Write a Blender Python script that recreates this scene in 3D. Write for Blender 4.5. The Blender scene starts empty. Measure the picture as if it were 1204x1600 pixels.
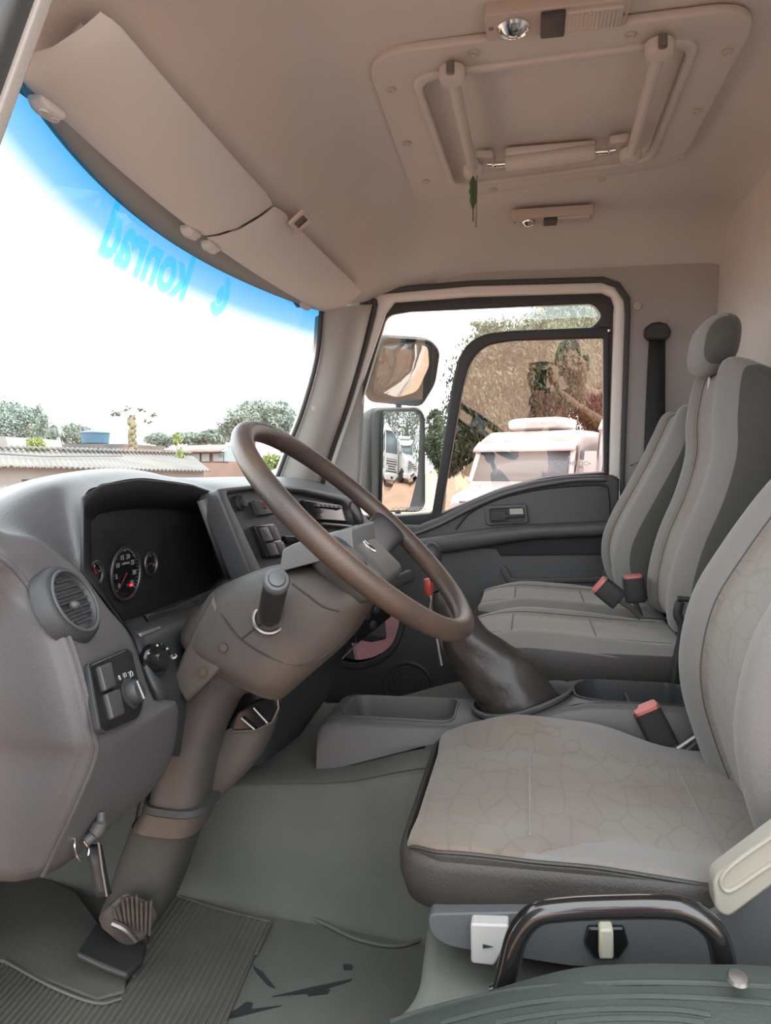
import bpy, bmesh, math, random
from mathutils import Vector, Matrix, noise
random.seed(7)
V = Vector
sc = bpy.context.scene
# ---------------------------------------------------------------- camera, world, sun, exposure
FPX, TH, PH = 1150.0, math.radians(10.98), math.radians(3.18)
FW = V((-math.sin(TH)*math.cos(PH), math.cos(TH)*math.cos(PH), -math.sin(PH)))
RT = V((math.cos(TH), math.sin(TH), 0)); UP = RT.cross(FW)
cd = bpy.data.cameras.new('camera'); cam = bpy.data.objects.new('camera', cd); sc.collection.objects.link(cam)
cam.matrix_world = Matrix((RT, UP, -FW)).transposed().to_4x4()
cd.sensor_fit = 'VERTICAL'; cd.sensor_height = 36; cd.lens = 36*FPX/1600; cd.clip_start = 0.02; cd.clip_end = 500
sc.camera = cam
sc.view_settings.view_transform = 'Standard'; sc.view_settings.look = 'None'
sc.view_settings.gamma = 1; sc.view_settings.exposure = 0.98; sc.view_settings.use_curve_mapping = False
w = bpy.data.worlds.new('overcast_sky'); sc.world = w; w.use_nodes = True
bg = w.node_tree.nodes['Background']; bg.inputs[0].default_value = (0.93, 0.97, 1.0, 1); bg.inputs[1].default_value = 2.3
sd = bpy.data.lights.new('sun', 'SUN'); sd.energy = 2.3; sd.angle = math.radians(3); sd.color = (1, .95, .86)
so = bpy.data.objects.new('sun', sd); sc.collection.objects.link(so)
so.rotation_euler = V((0.85, 0.12, 1.15)).to_track_quat('Z', 'Y').to_euler(); so.location = (3, 3, 8)

# ---------------------------------------------------------------- where a sight line meets a plane
def ray(px, py): return FW + RT*((px-602)/FPX) - UP*((py-800)/FPX)
def PY(px, py, y): r = ray(px, py); return r*(y/r.y)
def PX(px, py, x): r = ray(px, py); return r*(x/r.x)
def PZ(px, py, z): r = ray(px, py); return r*(z/r.z)
class Pl:
    def __init__(s, o, u, v): s.o = V(o); s.u = V(u).normalized(); v = V(v); s.v = (v-s.u*v.dot(s.u)).normalized(); s.n = s.u.cross(s.v).normalized()
    def hit(s, px, py):
        r = ray(px, py); p = r*(s.o.dot(s.n)/r.dot(s.n))-s.o; return (p.dot(s.u), p.dot(s.v))
    def pt(s, a, b, c=0): return s.o+s.u*a+s.v*b+s.n*c

# ---------------------------------------------------------------- materials
def mat(name, col, rough=.6, metal=0, var=0, vscale=6, bump=0, bscale=300, spec=.5, coat=0, col2=None, emit=0, sheen=0):
    m = bpy.data.materials.new(name); m.use_nodes = True; nt = m.node_tree; b = nt.nodes['Principled BSDF']
    b.inputs['Base Color'].default_value = (*col, 1); b.inputs['Roughness'].default_value = rough; b.inputs['Metallic'].default_value = metal
    b.inputs['Specular IOR Level'].default_value = spec; b.inputs['Coat Weight'].default_value = coat
    if sheen: b.inputs['Sheen Weight'].default_value = sheen
    if emit: b.inputs['Emission Color'].default_value = (*col, 1); b.inputs['Emission Strength'].default_value = emit
    tc = nt.nodes.new('ShaderNodeTexCoord')
    if var or col2:
        n = nt.nodes.new('ShaderNodeTexNoise'); n.inputs['Scale'].default_value = vscale; n.inputs['Detail'].default_value = 6
        nt.links.new(tc.outputs['Object'], n.inputs['Vector'])
        r = nt.nodes.new('ShaderNodeValToRGB'); c2 = col2 or tuple(c*(1-var) for c in col); c1 = col if col2 else tuple(min(1, c*(1+var)) for c in col)
        r.color_ramp.elements[0].position = .35; r.color_ramp.elements[1].position = .68
        r.color_ramp.elements[0].color = (*c2, 1); r.color_ramp.elements[1].color = (*c1, 1)
        nt.links.new(n.outputs['Fac'], r.inputs[0]); nt.links.new(r.outputs[0], b.inputs['Base Color'])
    if bump:
        n = nt.nodes.new('ShaderNodeTexNoise'); n.inputs['Scale'].default_value = bscale; n.inputs['Detail'].default_value = 3
        nt.links.new(tc.outputs['Object'], n.inputs['Vector'])
        bp = nt.nodes.new('ShaderNodeBump'); bp.inputs['Strength'].default_value = bump; bp.inputs['Distance'].default_value = .002
        nt.links.new(n.outputs['Fac'], bp.inputs['Height']); nt.links.new(bp.outputs[0], b.inputs['Normal'])
    return m
def glass(name, tint, refl=.06, rough=0):
    m = bpy.data.materials.new(name); m.use_nodes = True; nt = m.node_tree; nt.nodes.clear()
    o = nt.nodes.new('ShaderNodeOutputMaterial'); t = nt.nodes.new('ShaderNodeBsdfTransparent'); g = nt.nodes.new('ShaderNodeBsdfGlossy')
    t.inputs[0].default_value = (*tint, 1); g.inputs['Roughness'].default_value = rough; g.inputs[0].default_value = (1, 1, 1, 1)
    x = nt.nodes.new('ShaderNodeMixShader'); x.inputs[0].default_value = refl
    nt.links.new(t.outputs[0], x.inputs[1]); nt.links.new(g.outputs[0], x.inputs[2]); nt.links.new(x.outputs[0], o.inputs[0])
    return m
M = {}
M['headliner'] = mat('headliner_fabric', (.61, .585, .565), .9, var=.04, vscale=3, bump=.5, bscale=260)
M['visor'] = mat('visor_vinyl', (.62, .595, .575), .7, bump=.3, bscale=200)
M['trim'] = mat('beige_trim_plastic', (.47, .40, .365), .6, bump=.3, bscale=300)
M['pillar'] = mat('pillar_plastic', (.38, .355, .335), .6, bump=.3, bscale=300)
M['rearwall'] = mat('rear_wall_fabric', (.68, .64, .60), .95, var=.04, bump=.6, bscale=240)
M['dash'] = mat('dash_plastic', (.072, .074, .078), .42, var=.05, vscale=4, bump=.35, bscale=420, spec=.55)
M['dashside'] = mat('dash_side_plastic', (.092, .088, .092), .5, var=.05, vscale=4, bump=.35, bscale=420)
M['dashdark'] = mat('dark_plastic', (.034, .037, .04), .45, bump=.3, bscale=420)
M['gloss'] = mat('gloss_black', (.012, .013, .014), .12, spec=.5)
M['black'] = mat('matt_black_plastic', (.025, .026, .027), .5, bump=.2)
M['rubber'] = mat('rubber_seal', (.05, .052, .052), .6, bump=.2)
M['column'] = mat('column_plastic', (.105, .080, .064), .5, var=.1, vscale=6, bump=.3, bscale=420, col2=(.066, .063, .062))
M['colboot'] = mat('column_boot', (.055, .052, .045), .8, bump=.3)
M['wheel'] = mat('worn_wheel_rim', (.095, .062, .046), .34, bump=.35, bscale=500, col2=(.048, .038, .034), vscale=9)
M['hub'] = mat('wheel_hub_plastic', (.075, .075, .072), .45, bump=.4, bscale=500)
M['toplit'] = mat('cowl_top_lit_plastic', (.16, .165, .165), .5, bump=.4, bscale=500)  # paler than the hub: light from above is put into the colour
M['door'] = mat('door_panel_plastic', (.072, .073, .076), .5, bump=.3, bscale=420)
M['doorins'] = mat('door_insert', (.03, .031, .034), .8, bump=.5, bscale=500)
M['paint'] = mat('cab_paint_inside', (.80, .75, .70), .35, coat=.3)
M['white'] = mat('white_paint', (.58, .575, .565), .3, coat=.4, var=.03)
M['whiteplastic'] = mat('white_plastic', (.48, .48, .46), .45)
M['cream'] = mat('cream_plastic', (.52, .50, .40), .45)
M['beige'] = mat('beige_lever_plastic', (.34, .325, .275), .5)
M['greyplastic'] = mat('grey_seat_base_plastic', (.105, .11, .115), .5, bump=.2)
M['console'] = mat('console_plastic', (.095, .092, .092), .5, bump=.3, bscale=420)
M['leather'] = mat('black_leather', (.03, .026, .024), .38, bump=.6, bscale=60)
M['carpet'] = mat('floor_carpet', (.115, .12, .105), .95, var=.12, vscale=5, bump=.6, bscale=300)  # greenish veil of lens flare is put into the carpet grey
M['mat'] = mat('rubber_mat', (.125, .122, .102), .7, col2=(.075, .08, .07), vscale=4, bump=.4, bscale=100)  # lens flare veil lifts and greens this rubber colour too
M['floorpaint'] = mat('grey_floor_vinyl', (.19, .20, .175), .7, var=.1)
M['sill'] = mat('sill_plastic', (.048, .06, .054), .6, bump=.3)
M['skirt'] = mat('seat_skirt_vinyl', (.048, .044, .040), .5, bump=.5, bscale=350)
M['bolster'] = mat('bolster_fabric', (.19, .18, .17), .85, bump=.5, bscale=600, sheen=.3)
M['bolsterdark'] = mat('dark_bolster_fabric', (.066, .064, .057), .85, bump=.5, bscale=600, sheen=.2)
M['chrome'] = mat('chrome', (.8, .8, .8), .15, 1)
M['steel'] = mat('dull_steel', (.30, .29, .275), .45, 1)
M['mirror'] = mat('mirror_silver', (.62, .62, .62), .0, 1)
M['mirrorhouse'] = mat('mirror_housing', (.022, .024, .024), .5, bump=.3)
M['red'] = mat('red_button', (.36, .045, .035), .35)
M['redclear'] = mat('red_buckle_top', (.60, .16, .14), .3)
M['print'] = mat('white_print', (.5, .5, .5), .5)
M['hatch'] = mat('hatch_plastic', (.57, .545, .525), .6, bump=.2)
M['hatchlid'] = mat('hatch_lid', (.46, .44, .425), .75, bump=.4)
M['lampbase'] = mat('lamp_base', (.50, .44, .40), .5)
M['lens'] = mat('lamp_lens', (.55, .52, .48), .2, spec=.8)
M['switch'] = mat('grey_switch', (.055, .055, .057), .4)
M['leaf'] = mat('green_leaf_charm', (.05, .14, .07), .5)
M['string'] = mat('brown_string', (.12, .07, .05), .8)
M['pedal'] = mat('pedal_rubber', (.09, .072, .062), .7, var=.3, vscale=30, bump=.5)
M['belt'] = mat('seat_belt_webbing', (.022, .023, .025), .8, bump=.5, bscale=500)
M['handle'] = mat('black_enamel', (.012, .012, .012), .18, spec=.7, coat=.5)
M['dirt'] = mat('red_dirt', (.40, .235, .155), .95, col2=(.32, .18, .115), vscale=.8, bump=.4, bscale=20)
def fabric():
    m = mat('patterned_seat_fabric', (.24, .22, .195), .9, sheen=.3); nt = m.node_tree; N = nt.nodes.new; L = nt.links.new; b = nt.nodes['Principled BSDF']
    tc = N('ShaderNodeTexCoord'); mp = N('ShaderNodeMapping'); mp.inputs['Scale'].default_value = (30, 17, 30); L(tc.outputs['Object'], mp.inputs[0])
    nz = N('ShaderNodeTexNoise'); nz.inputs['Scale'].default_value = 1.2; L(mp.outputs[0], nz.inputs[0])
    ad = N('ShaderNodeMixRGB'); ad.inputs[0].default_value = .25; L(mp.outputs[0], ad.inputs[1]); L(nz.outputs['Color'], ad.inputs[2])
    vo = N('ShaderNodeTexVoronoi'); vo.feature = 'DISTANCE_TO_EDGE'; vo.inputs['Scale'].default_value = 1; vo.inputs['Randomness'].default_value = .75; L(ad.outputs[0], vo.inputs['Vector'])
    r = N('ShaderNodeValToRGB'); r.color_ramp.elements[0].position = .01; r.color_ramp.elements[1].position = .045
    r.color_ramp.elements[0].color = (.165, .148, .13, 1); r.color_ramp.elements[1].color = (.20, .18, .155, 1); L(vo.outputs['Distance'], r.inputs[0])
    wv = N('ShaderNodeTexWave'); wv.inputs['Scale'].default_value = 90; wv.bands_direction = 'DIAGONAL'; L(tc.outputs['Object'], wv.inputs[0])
    n2 = N('ShaderNodeTexNoise'); n2.inputs['Scale'].default_value = 5; L(tc.outputs['Object'], n2.inputs[0])
    r2 = N('ShaderNodeValToRGB'); r2.color_ramp.elements[0].position = .35; r2.color_ramp.elements[1].position = .65
    r2.color_ramp.elements[0].color = (.84, .74, .66, 1); r2.color_ramp.elements[1].color = (1, 1, 1, 1); L(n2.outputs['Fac'], r2.inputs[0])
    mx = N('ShaderNodeMixRGB'); mx.blend_type = 'MULTIPLY'; mx.inputs[0].default_value = 1; L(r.outputs[0], mx.inputs[1]); L(r2.outputs[0], mx.inputs[2]); L(mx.outputs[0], b.inputs['Base Color'])
    bp = N('ShaderNodeBump'); bp.inputs['Strength'].default_value = .35; bp.inputs['Distance'].default_value = .001; L(wv.outputs['Fac'], bp.inputs['Height']); L(bp.outputs[0], b.inputs['Normal'])
    return m
M['fabric'] = fabric()
def leafmat(name, c1, c2):
    m = mat(name, c1, .6, col2=c2, vscale=1.3); return m
M['foliage'] = leafmat('eucalyptus_leaves', (.13, .16, .085), (.05, .07, .042))
M['foliagedry'] = leafmat('dry_golden_leaves', (.24, .20, .10), (.13, .13, .065))
M['foliagefar'] = leafmat('hazy_far_leaves', (.25, .30, .25), (.18, .225, .20))  # washed-out haze outside is put into these pale leaf colours
M['foliagebright'] = leafmat('bright_green_leaves', (.30, .35, .12), (.19, .24, .08))
M['bark'] = mat('bark', (.30, .24, .19), .9, bump=.5, bscale=20)
M['fibro'] = mat('fibre_cement_roof', (.14, .13, .12), .9, var=.15, vscale=1.5)
M['wallwhite'] = mat('limewashed_wall', (.25, .24, .23), .9, var=.06, vscale=2)
M['brick'] = mat('red_brick_wall', (.23, .155, .125), .9, var=.1, vscale=2)
M['tin'] = mat('rusty_tin_roof', (.23, .16, .135), .7, col2=(.27, .25, .235), vscale=1.2)
M['bluetank'] = mat('blue_water_tank', (.06, .13, .20), .5)
M['darkopen'] = mat('dark_window_opening', (.10, .13, .18), .4)
M['sand'] = mat('sand_heap', (.40, .335, .24), .95, var=.1)
M['truckglass'] = mat('truck_windshield', (.16, .20, .22), .15, spec=.6)
M['grille'] = mat('dark_grille', (.04, .045, .05), .4)
M['tyre'] = mat('tyre', (.03, .03, .03), .8)
M['skin'] = mat('skin', (.52, .29, .21), .55)
M['hair'] = mat('dark_hair', (.02, .015, .012), .6)
M['shirt'] = mat('maroon_shirt', (.30, .09, .09), .8)
M['jeans'] = mat('blue_jeans', (.05, .08, .16), .8)
M['glass'] = glass('clear_window_glass', (.93, .95, .94), .05)
M['slideglass'] = glass('brown_tinted_sliding_glass', (.64, .54, .52), .155)
M['kickglass'] = glass('kick_window_glass', (.27, .24, .29), .06)
M['clusterglass'] = glass('cluster_lens', (.8, .8, .8), .07, .05)
# windshield with its blue shade band
def wsglass():
    m = glass('windshield_glass', (.95, .98, .97), .03); nt = m.node_tree; N = nt.nodes.new; L = nt.links.new
    t = [n for n in nt.nodes if n.type == 'BSDF_TRANSPARENT'][0]; uv = N('ShaderNodeUVMap'); sp = N('ShaderNodeSeparateXYZ'); L(uv.outputs[0], sp.inputs[0])
    r = N('ShaderNodeValToRGB'); e = r.color_ramp.elements; e[0].position = .74; e[0].color = (.95, .98, .97, 1); e[1].position = .97; e[1].color = (.02, .115, .225, 1)
    k = e.new(.81); k.color = (.30, .32, .36, 1); k = e.new(.87); k.color = (.075, .165, .245, 1); L(sp.outputs['Y'], r.inputs[0]); L(r.outputs[0], t.inputs[0]); return m
M['windshield'] = wsglass()
M['bandprint'] = glass('cyan_band_lettering', (.34, .95, 1.0), .02)

# ---------------------------------------------------------------- mesh helpers
def ss(x, a, b):
    t = max(0, min(1, (x-a)/(b-a))); return t*t*(3-2*t)
def crom(P, n=6, closed=False):
    P = [V(p) for p in P]; N = len(P); out = []
    for i in range(N if closed else N-1):
        a = P[(i-1) % N] if (closed or i > 0) else P[0]*2-P[1]; b = P[i]; c = P[(i+1) % N]; d = P[(i+2) % N] if (closed or i < N-2) else P[-1]*2-P[-2]
        for k in range(n):
            t = k/n; out.append(.5*((2*b)+(c-a)*t+(2*a-5*b+4*c-d)*t*t+(3*b-a-3*c+d)*t**3))
    if not closed: out.append(P[-1])
    return out
def fillet(P, r, n=5):
    out = []; N = len(P); P = [V((p[0], p[1])) for p in P]
    for i in range(N):
        a, b, c = P[i-1], P[i], P[(i+1) % N]; rr = r[i] if isinstance(r, (list, tuple)) else r
        d1 = (a-b); d2 = (c-b); k = min(rr, d1.length*.49, d2.length*.49)
        if k <= 1e-5: out.append(b); continue
        p = b+d1.normalized()*k; q = b+d2.normalized()*k
        for j in range(n+1):
            t = j/n; out.append(p*(1-t)**2+b*2*t*(1-t)+q*t*t)
    return out
class MB:
    def __init__(s): s.v = []; s.f = []; s.m = []
    def add(s, vs, fs, mi=0):
        o = len(s.v); s.v += [V(v) for v in vs]; s.f += [tuple(i+o for i in f) for f in fs]; s.m += [mi]*len(fs); return s
    def grid(s, rows, cu=False, cv=False, caps=False, mi=0, mf=None):
        R, C = len(rows), len(rows[0]); fs = []; ms = []
        for i in range(R if cu else R-1):
            for j in range(C if cv else C-1):
                fs.append((i*C+j, i*C+(j+1) % C, ((i+1) % R)*C+(j+1) % C, ((i+1) % R)*C+j)); ms.append(mf(i, j) if mf else mi)
        if caps:
            fs.append(tuple(range(C))); fs.append(tuple((R-1)*C+j for j in range(C))); ms += [ms[0] if not mf else mf(0, -1)]*2
        o = len(s.v); s.v += [V(v) for r in rows for v in r]; s.f += [tuple(i+o for i in f) for f in fs]; s.m += ms; return s
    def tube(s, P, r, n=12, closed=False, mi=0, flat=None):
        P = [V(p) for p in P]; N = len(P); rows = []; up = None
        for i, p in enumerate(P):
            t = ((P[(i+1) % N]-P[i-1]) if closed else (P[min(i+1, N-1)]-P[max(i-1, 0)])).normalized()
            if up is None:
                up = V((0, 0, 1)) if abs(t.z) < .9 else V((1, 0, 0))
            a = t.cross(up).normalized(); up = a.cross(t).normalized(); rr = r[i] if isinstance(r, (list, tuple)) else r
            rows.append([p+a*math.cos(2*math.pi*k/n)*rr+up*math.sin(2*math.pi*k/n)*rr*(flat or 1) for k in range(n)])
        return s.grid(rows, cu=closed, cv=True, caps=not closed, mi=mi)
    def cyl(s, a, b, r0, r1=None, n=24, mi=0): return s.tube([a, b], [r0, r0 if r1 is None else r1], n, mi=mi)
    def lathe(s, o, ax, prof, n=32, mi=0):
        ax = V(ax).normalized(); u = ax.orthogonal().normalized(); v = ax.cross(u); o = V(o)
        return s.grid([[o+ax*h+(u*math.cos(2*math.pi*k/n)+v*math.sin(2*math.pi*k/n))*r for k in range(n)] for r, h in prof], cv=True, caps=True, mi=mi)
    def box(s, c, d, R=None, mi=0):
        c = V(c); vs = [V((x*d[0]/2, y*d[1]/2, z*d[2]/2)) for x in (-1, 1) for y in (-1, 1) for z in (-1, 1)]
        if R: vs = [R @ q for q in vs]
        return s.add([c+q for q in vs], [(0, 1, 3, 2), (4, 6, 7, 5), (0, 4, 5, 1), (2, 3, 7, 6), (0, 2, 6, 4), (1, 5, 7, 3)], mi)
    def prism(s, P, vec, mi=0):
        n = len(P); vec = V(vec); P = [V(p) for p in P]
        return s.add(P+[p+vec for p in P], [tuple(range(n)), tuple(range(2*n-1, n-1, -1))]+[(i, (i+1) % n, n+(i+1) % n, n+i) for i in range(n)], mi)
    def ell(s, c, r, R=None, n=20, m=12, mi=0):
        c = V(c); rows = []
        for i in range(m+1):
            a = math.pi*i/m; row = []
            for k in range(n):
                q = V((r[0]*math.sin(a)*math.cos(2*math.pi*k/n), r[1]*math.sin(a)*math.sin(2*math.pi*k/n), r[2]*math.cos(a))) if 0 < i < m else V((0, 0, r[2]*math.cos(a)))
                row.append(c+(R @ q if R else q))
            rows.append(row)
        return s.grid(rows, cv=True, mi=mi)
    def sup(s, secs, n=28, p=.6, mi=0, sub=5):
        """loft of superellipses: each section (left point, right point, half width along the other axis vec)"""
        S = []; cs = crom([V(a) for a, b, h in secs], sub); ds = crom([V(b) for a, b, h in secs], sub); hs = crom([V(h) for a, b, h in secs], sub)
        for a, b, h in zip(cs, ds, hs):
            c = (a+b)/2; e = (b-a)/2; row = []
            for k in range(n):
                t = 2*math.pi*k/n; x = math.copysign(abs(math.cos(t))**p, math.cos(t)); y = math.copysign(abs(math.sin(t))**p, math.sin(t)); row.append(c+e*x+h*y)
            S.append(row)
        return s.grid(S, cv=True, caps=True, mi=mi)

ROOTO = {}
def tagk(o, label=None, cat=None, group=None, kind=None):
    for k, v in (('label', label), ('category', cat), ('group', group), ('kind', kind)):
        if v: o[k] = v
    return o
def thing(name, loc, label=None, cat=None, group=None, kind=None):
    o = bpy.data.objects.new(name, None); sc.collection.objects.link(o); o.location = V(loc); o.empty_display_size = .05
    ROOTO[o] = V(loc); return tagk(o, label, cat, group, kind)
def build(name, mb, mats, parent=None, bevel=0, smooth=38, subsurf=0, solid=0, weld=True, seg=2, uv=None, **kw):
    if not isinstance(mats, (list, tuple)): mats = [mats]
    vs = mb.v; lo = V((min(v.x for v in vs), min(v.y for v in vs), min(v.z for v in vs))); hi = V((max(v.x for v in vs), max(v.y for v in vs), max(v.z for v in vs)))
    org = V(((lo.x+hi.x)/2, (lo.y+hi.y)/2, lo.z))
    me = bpy.data.meshes.new(name); me.from_pydata([v-org for v in vs], [], mb.f)
    for m_ in mats: me.materials.append(M[m_] if isinstance(m_, str) else m_)
    me.polygons.foreach_set('material_index', mb.m)
    if uv:
        l = me.uv_layers.new(name='UVMap'); vi = [0]*len(me.loops); me.loops.foreach_get('vertex_index', vi)
        for i, k in enumerate(vi): l.data[i].uv = uv[k]
    if weld:
        bm = bmesh.new(); bm.from_mesh(me); bmesh.ops.remove_doubles(bm, verts=bm.verts, dist=1e-5); bmesh.ops.recalc_face_normals(bm, faces=bm.faces); bm.to_mesh(me); bm.free()
    me.polygons.foreach_set('use_smooth', [True]*len(me.polygons)); me.set_sharp_from_angle(angle=math.radians(smooth))
    o = bpy.data.objects.new(name, me); sc.collection.objects.link(o); ROOTO[o] = org
    if parent: o.parent = parent; o.location = org-ROOTO[parent]
    else: o.location = org
    if solid: q = o.modifiers.new('s', 'SOLIDIFY'); q.thickness = abs(solid); q.offset = -1 if solid > 0 else 1
    if bevel: q = o.modifiers.new('b', 'BEVEL'); q.width = bevel; q.segments = seg; q.limit_method = 'ANGLE'; q.angle_limit = math.radians(40); q.harden_normals = False
    if subsurf: q = o.modifiers.new('u', 'SUBSURF'); q.levels = q.render_levels = subsurf
    return tagk(o, **kw)
def curve_mb(pl, loops, thick, off=0, bev=0, text=None, size=1, mirror=False, align='CENTER', shear=0):
    if text is not None:
        cu = bpy.data.curves.new('c', 'FONT'); cu.body = text; cu.size = size; cu.align_x = align; cu.align_y = 'CENTER'; cu.extrude = thick/2; cu.shear = shear; cu.resolution_u = 3
    else:
        cu = bpy.data.curves.new('c', 'CURVE'); cu.dimensions = '2D'; cu.fill_mode = 'BOTH'; cu.extrude = max(0, thick/2-bev); cu.bevel_depth = bev; cu.bevel_resolution = 2
        if bev: cu.offset = -bev
        for lp in loops:
            sp = cu.splines.new('POLY'); sp.points.add(len(lp)-1); sp.use_cyclic_u = True
            for q, p in zip(sp.points, lp): q.co = (p[0], p[1], 0, 1)
    ob = bpy.data.objects.new('c', cu); sc.collection.objects.link(ob); bpy.context.view_layer.update()
    me = bpy.data.meshes.new_from_object(ob.evaluated_get(bpy.context.evaluated_depsgraph_get()))
    mb = MB(); sx = -1 if mirror else 1
    mb.add([pl.pt(v.co.x*sx, v.co.y, v.co.z+off) for v in me.vertices], [tuple(p.vertices) for p in me.polygons])
    bpy.data.objects.remove(ob); bpy.data.meshes.remove(me); bpy.data.curves.remove(cu); return mb
def pxloop(pl, pts): return [pl.hit(*p) for p in pts]
def plate(name, pl, loops, thick, off, m, parent=None, bev=0, **kw): return build(name, curve_mb(pl, loops, thick, off, bev), m, parent, **kw)
def text(name, s, pl, size, m, parent, thick=.0008, mirror=False, **kw): return build(name, curve_mb(pl, None, thick, 0, text=s, size=size, mirror=mirror), m, parent, weld=False, **kw)
def circ(cx, cy, r, n=32, ry=None): return [(cx+r*math.cos(2*math.pi*k/n), cy+(ry or r)*math.sin(2*math.pi*k/n)) for k in range(n)]
def rrect(cx, cy, w_, h_, r, n=5): return fillet([(cx-w_/2, cy-h_/2), (cx+w_/2, cy-h_/2), (cx+w_/2, cy+h_/2), (cx-w_/2, cy+h_/2)], r, n)

# ================================================================ THE PLACE: ground, cab shell
g = MB(); n = 40
g.grid([[V((-60+3*i, -40+3*j, -2.1)) for j in range(n)] for i in range(n)])
build('red_dirt_ground', g, 'dirt', kind='structure')

# headliner: sections along X; each goes from the near door top over to the far one
def roofsec(x, zt, zs, y0, y1, rad):
    P = []
    for k in range(33):
        t = k/32; y = y0+(y1-y0)*t; d = min(y-y0, y1-y)
        e = max(0, 1-d/rad); P.append(V((x, y, zt-(zt-zs)*e**2.2)))
    return P
rs = [(.655, .72, .60, .88, 2.64, .16), (.60, .79, .62, .88, 2.64, .2), (.5, .815, .63, .88, 2.64, .24), (.2, .815, .635, .88, 2.64, .26), (-.2, .812, .64, .88, 2.64, .26),
      (-.36, .80, .64, .80, 2.62, .3), (-.46, .765, .64, .80, 2.60, .3), (-.53, .70, .62, .80, 2.59, .3), (-.57, .645, .60, .80, 2.58, .3), (-.66, .612, .585, .80, 2.55, .3), (-.80, .60, .57, .80, 2.5, .3)]
rows = [roofsec(*r) for r in rs]; cols = list(zip(*rows)); cols = [crom(c, 4) for c in cols]; rows = list(zip(*cols))
build('ceiling', MB().grid(rows), 'headliner', kind='structure', solid=-.03, weld=True)
# white cab roof skin above the lining
rf = MB(); rf.grid([[V((r[0], y, .86+(.05 if .9 < y < 2.6 else -.06)-.12*ss(-r[0], .3, .8))) for y in (.8, .95, 1.3, 1.75, 2.2, 2.6, 2.72)] for r in rs])
build('roof_skin', rf, 'white', kind='structure', solid=.01)
# rear wall
q = MB(); q.grid([[V((.655, .55+2.2*i/20, -1.0+1.85*j/20)) for j in range(21)] for i in range(21)])
build('wall_rear', q, 'rearwall', kind='structure', solid=-.05)
# roof to wall joint bead, and stitched corner strip
q = MB(); q.tube([V((.64, 2.63, .69)), V((.5, 2.638, .675)), V((.3, 2.64, .66)), V((0, 2.64, .655))], .004)
build('trim_1', q, 'rubber', kind='structure')

# far side wall behind the passenger door (B pillar)
DT = math.tan(math.radians(7.4))
def doorY(z): return 2.72-max(0, z+.05)*DT
up_ = V((0, -DT, 1)).normalized()
DP = Pl((0, 2.72, -.05), (1, 0, 0), up_)      # plane of the passenger door above the belt, normal towards -Y ... outwards handled by sign
if DP.n.y > 0: SGN = -1
else: SGN = 1
LP_ = Pl((0, 2.71, -.05), (1, 0, 0), (0, 0, 1))
def doff(d): return d*SGN        # d > 0 is towards the inside of the cab
fl = lambda pl, pts, r: fillet(pxloop(pl, pts), r)
outer = [(500, 705), (574, 470), (590, 460), (739, 447), (939, 441), (966, 455), (977, 490), (972, 600), (970, 745), (968, 960)]
side = [(-.70, -.95), (.66, -.95), (.66, .80), (-.58, .80)]
hole = fl(DP, [(566, 462), (739, 443), (945, 437), (979, 465), (973, 745)], [.03, 0, .06, .08, 0])+[(.325, -.9), (-.63, -.9)]+[DP.hit(498, 740)]
side_u = [(-.60, -.95), (.665, -.95), (.665, .75), (-.56, .75)]
plate('wall_passenger_side', DP, [[(-.72, -.95), (.665, -.95), (.665, .78), (-.72, .78)], hole[::-1]], .04, doff(0), 'pillar', kind='structure')
# near side: pillar behind the driver door, header over it, front pillar end
NB = Pl((0, .80, -.05), (1, 0, 0), V((0, DT, 1)).normalized()); 
nn = -1 if NB.n.y > 0 else 1
plate('wall_driver_side', NB, [[(.50, -.95), (.67, -.95), (.67, .80), (-.62, .80), (-.62, .76), (.44, .76), (.50, .68)]], .05, 0, 'pillar', kind='structure')

# floor, tunnel, firewall, seat platform
q = MB(); q.grid([[V((x, y, -.88)) for y in (.80, 1.2, 1.6, 2.0, 2.4, 2.72)] for x in (-1.25, -.9, -.5, -.1, .3, .66)])
build('floor', q, 'carpet', kind='structure', solid=-.02)
q = MB(); q.grid([[V((-1.15-.0*j, .80+.38*i, -.95+.22*j)) for j in range(5)] for i in range(6)])
build('wall_front', q, 'dashdark', kind='structure', solid=.02)
# engine tunnel: profile across Y, along X
rows = []
for x in [-1.12, -.95, -.8, -.65, -.5, -.35, -.2, -.05, .1, .3, .65]:
    top = -.63+.09*max(0, min(1, (x+.415)/.29))-.04*ss(-x, .45, .8)
    y0 = 1.36-.05*ss(x, -.6, .0)
    rows.append([V((x, y, z)) for y, z in ((y0-.03, -.885), (y0, -.86), (y0+.035, top-.08), (y0+.055, top-.02), (y0+.10, top), (1.9, top), (1.98, top-.06), (2.02, -.885))])
cols = [crom(c, 3) for c in zip(*rows)]; rows = list(zip(*cols)); rows = [crom(r, 4) for r in rows]
build('engine_tunnel', MB().grid(rows), 'carpet', kind='structure')
# raised painted platform under the driver seat with a rounded front
q = MB(); pr = fillet([(-.21, .80), (-.172, .88), (-.146, .925), (-.140, .97), (-.147, 1.10), (-.15, 1.42), (.65, 1.42), (.65, .80)], [0, .05, .03, .03, .03, .05, 0, 0])
q.prism([V((x, y, -.885)) for x, y in pr], (0, 0, .19))
build('seat_platform', q, 'floorpaint', bevel=.02, seg=3, kind='structure')
q = MB(); q.prism([V((x, y, -.885)) for x, y in [(-.12, 2.02), (-.12, 2.71), (.65, 2.71), (.65, 2.02)]], (0, 0, .2))
build('passenger_platform', q, 'carpet', bevel=.02, kind='structure')

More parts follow.
